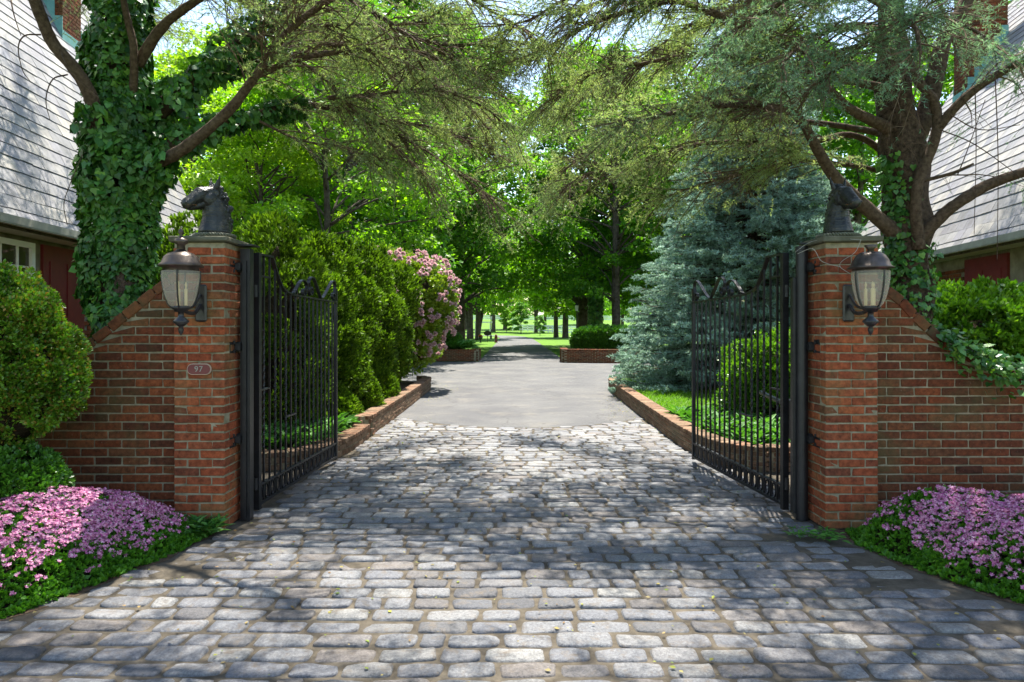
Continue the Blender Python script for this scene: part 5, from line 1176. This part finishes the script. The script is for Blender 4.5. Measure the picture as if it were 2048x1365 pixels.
# ---------------------------------------------------------------- hedges, lamps, fence, small things beyond
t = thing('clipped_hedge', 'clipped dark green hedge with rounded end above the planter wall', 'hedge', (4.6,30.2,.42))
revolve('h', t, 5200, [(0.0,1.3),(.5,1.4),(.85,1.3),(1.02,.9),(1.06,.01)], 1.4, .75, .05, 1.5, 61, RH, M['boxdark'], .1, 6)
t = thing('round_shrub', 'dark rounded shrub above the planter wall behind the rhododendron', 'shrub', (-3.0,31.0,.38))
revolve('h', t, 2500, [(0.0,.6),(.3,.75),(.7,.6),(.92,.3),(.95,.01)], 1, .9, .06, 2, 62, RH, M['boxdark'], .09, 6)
def groundcover(label, poly, zf, n, size, seed, mat='hosta', name='ground_cover', T=LANCE, tilt=.8):
    r_ = np.random.default_rng(seed); poly = np.array(poly, float); lo, hi = poly.min(0), poly.max(0); Q = r_.uniform(lo, hi, (n*3, 2)); x, y = Q.T; ins = np.zeros(len(Q), bool)
    for i in range(len(poly)):
        (x1,y1),(x2,y2) = poly[i], poly[(i+1)%len(poly)]; ins ^= ((y1 > y) != (y2 > y))&(x < (x2-x1)*(y-y1)/(y2-y1+1e-12)+x1)
    Q = Q[ins][:n]; n = len(Q); mb = MB(); k = 6; K = np.repeat(np.stack([Q[:,0], Q[:,1], np.full(n, zf)+.0*Q[:,0]], -1), k, 0); a = r_.random(len(K))*2*math.pi
    D = unit(np.stack([np.cos(a), np.sin(a), r_.uniform(.15,1.2,len(K))*tilt], -1)); K = K+D*size*.3+np.array([0,0,1])*r_.random((len(K),1))*size*.5
    scatter(mb, T, K, D, unit(np.array([0,0,1.])+r_.normal(0,.3,K.shape)), size*r_.uniform(.7,1.3,len(K))); return tag(mb.build(name, M[mat]), label, 'ground cover', None, 'stuff')
groundcover('broad leaf ground cover behind the left gate bars', [(-3.2,7.65),(-2.5,7.6),(-2.28,8.0),(-2.22,9.4),(-3.2,9.6),(-5,9.6),(-5,7.6)], .15, 700, .19, 1)
groundcover('broad leaf ground cover behind the gate bars near the spruce', [(3.2,7.66),(2.75,7.55),(2.55,7.85),(2.45,8.6),(2.42,10.4),(4.5,10.4),(5.5,9),(5.5,7.6)], .15, 900, .19, 2)
groundcover('low leafy plants hanging over the planter wall beyond the rhododendron', [(-1.8,30.9),(-1.8,30.0),(-6,29.4),(-6,31.5)], .42, 260, .4, 3)
groundcover('fine short grass blades on the small lawn inside the kerb', [(2.45,10.6),(2.5,13),(2.6,16.2),(3.5,18),(8,18.4),(8,11.4)], .2, 9000, .05, 4, 'blade', 'lawn_grass', BLADE, 2.)
groundcover('weeds at the foot of the left pillar', [(-2.5,5.0),(-2.2,5.0),(-2.2,5.2),(-2.6,5.22)], .02, 60, .09, 5, 'ivy', 'weeds', LANCE)
groundcover('green sprigs on the paving by the round gate post', [(2.0,4.95),(2.35,4.85),(2.4,5.1),(2.1,5.15)], .02, 22, .06, 6, 'hosta', 'weeds', LANCE, .3)
# fallen leaves
mb = MB(); n = 900; Q = np.stack([r_.uniform(-4,4,n*3), r_.uniform(2.2,11,n*3)], -1); Q = Q[inside_paving(Q[:,0], Q[:,1])][:n]; n = len(Q)
K = np.stack([Q[:,0], Q[:,1], np.full(n,.017)], -1); D = unit(r_.normal(size=(n,3))*[1,1,.1]); scatter(mb, RH, K, D, unit([0,0,1]+r_.normal(0,.2,(n,3))), r_.uniform(.008,.034,n)**1.0); 
for (cx_, cy_, m_) in ((-1.75,15.6,260),(2.0,12.0,160),(2.25,14,120),(-1.6,9.5,120)):
    K = np.stack([cx_+r_.normal(0,.22,m_), cy_+r_.normal(0,1.1,m_), np.full(m_,.02)], -1); scatter(mb, RH, K, unit(r_.normal(size=(m_,3))*[1,1,.1]), unit([0,0,1]+r_.normal(0,.2,(m_,3))), r_.uniform(.015,.035,m_))
tag(mb.build('fallen_leaves', M['litter']), 'scattered small yellow green leaves lying on the paving', 'fallen leaves', None, 'stuff')

def lamp_post(label, x, y, h):
    t = thing('street_lamp', label, 'street lamp', (x, y, 0), group='lamp posts along the drive')
    mb = MB(); lathe(mb, [(0,0),(.12,0),(.12,.3),(.05,.4),(.04,h-.6),(.06,h-.58),(.03,h-.5),(.0,h-.5)], n=12); mb.build('post', M['iron'], t, smooth=False)
    mb = MB(); lathe(mb, [(.08,h-.5),(.13,h-.15),(.11,h-.12)], n=6); mb.build('lamp_glass', M['white'], t)
    mb = MB(); lathe(mb, [(.16,h-.14),(.15,h-.1),(.05,h),(.02,h+.06),(0,h+.1)], n=6); mb.build('lamp_roof', M['iron'], t)
lamp_post('black post lamp with pale lantern above the clipped hedge', X(1153.5,45), 45, 2.98)
lamp_post('small far black post lamp left of the drive by the arbour', X(982,76), 76, 2.65)
def fence(label, pts, hgt):
    t = thing('white_fence', label, 'fence', (pts[0][0], pts[0][1], float(tz(pts[0][1]))), group='white paddock rail fences'); pts = np.array(pts, float)
    d = np.concatenate([[0], np.cumsum(np.linalg.norm(np.diff(pts, axis=0), axis=1))]); o = np.array([pts[0][0], pts[0][1], tz(pts[0][1])]); n = int(d[-1]/2.6)
    Q = [np.array([np.interp(s, d, pts[:,0]), np.interp(s, d, pts[:,1])]) for s in np.linspace(0, d[-1], n+1)]; Q = [np.array([q[0], q[1], tz(q[1])])-o for q in Q]
    for q in Q: mb = MB(); box(mb, q+[0,0,hgt/2], (.14,.14,hgt)); mb.build('post', M['white'], t)
    for z in (.35,.75,1.15):
        mb = MB()
        for a, b_ in zip(Q[:-1], Q[1:]):
            v = b_-a; L = np.linalg.norm(v); box(mb, (a+b_)/2+[0,0,z*hgt/1.3], (L, .05, .24), rotz(math.atan2(v[1], v[0]))@roty(-math.asin(v[2]/L)))
        mb.build('rail', M['white'], t)
fence('white post and rail fence running across behind the slim trunks', [(.1,136),(5.5,122),(9.5,104),(14,92),(22,84),(30,80)], 1.35)
fence('farther white rail fence on the rise across the paddock', [(-22,204),(10,200),(60,196)], 1.5)
t = thing('garden_arbour', 'small white garden arbour standing in shade at the left', 'arbour', (X(966,92), 92, 0))
for s in (-1,1): mb = MB(); box(mb, (s*1.0,0,.9), (.2,.3,1.8)); mb.build('post', M['white'], t)
mb = MB(); box(mb, (0,0,1.9), (2.5,.4,.22)); mb.build('lintel', M['white'], t)
t = thing('oval_sign', 'dark oval sign on a thin post at the lawn edge', 'sign', (X(975,62), 62, 0))
mb = MB(); box(mb, (0,0,.35), (.06,.06,.7)); mb.build('post', M['iron'], t); mb = MB(); lathe(mb, [(0,-.03),(.30,-.03),(.30,.03),(0,.03)], n=20); o = mb.build('panel', M['iron'], t); o.rotation_euler = (math.pi/2,0,0); o.location = (0,-.06,.80); o.scale = (1.15,.75,1)
t = thing('fire_hydrant', 'small red hydrant beside the far end of the left lawn', 'hydrant', (X(992,60), 60, 0))
mb = MB(); lathe(mb, [(0,0),(.14,0),(.14,.08),(.10,.1),(.10,.5),(.13,.52),(.13,.56),(.09,.66),(.03,.74),(0,.76)], n=14); mb.build('barrel', M['red'], t, smooth=True)
for s in (-1,1): mb = MB(); lathe(mb, [(0,.09),(.055,.09),(.055,.16),(0,.16)], n=10); o = mb.build('outlet', M['red'], t); o.rotation_euler = (0,s*math.pi/2,0); o.location = (0,0,.42)
t = thing('flower_urn', 'dark urn with reddish plant by the oval sign', 'urn', (X(961,60), 60, 0))
mb = MB(); lathe(mb, [(0,0),(.12,0),(.05,.1),(.05,.2),(.18,.35),(.22,.5),(.2,.5),(0,.46)], n=14); mb.build('pot', M['iron'], t, smooth=True)
mb = MB(); D = rdir(160)*[1,1,.8]+[0,0,.5]; scatter(mb, RH, np.zeros((160,3))+[0,0,.5], unit(D), rdir(160), .22); mb.build('leaves', m_leaf('red_leaf', [(.2,.03,.04),(.1,.08,.03),(.3,.05,.06)]), t)
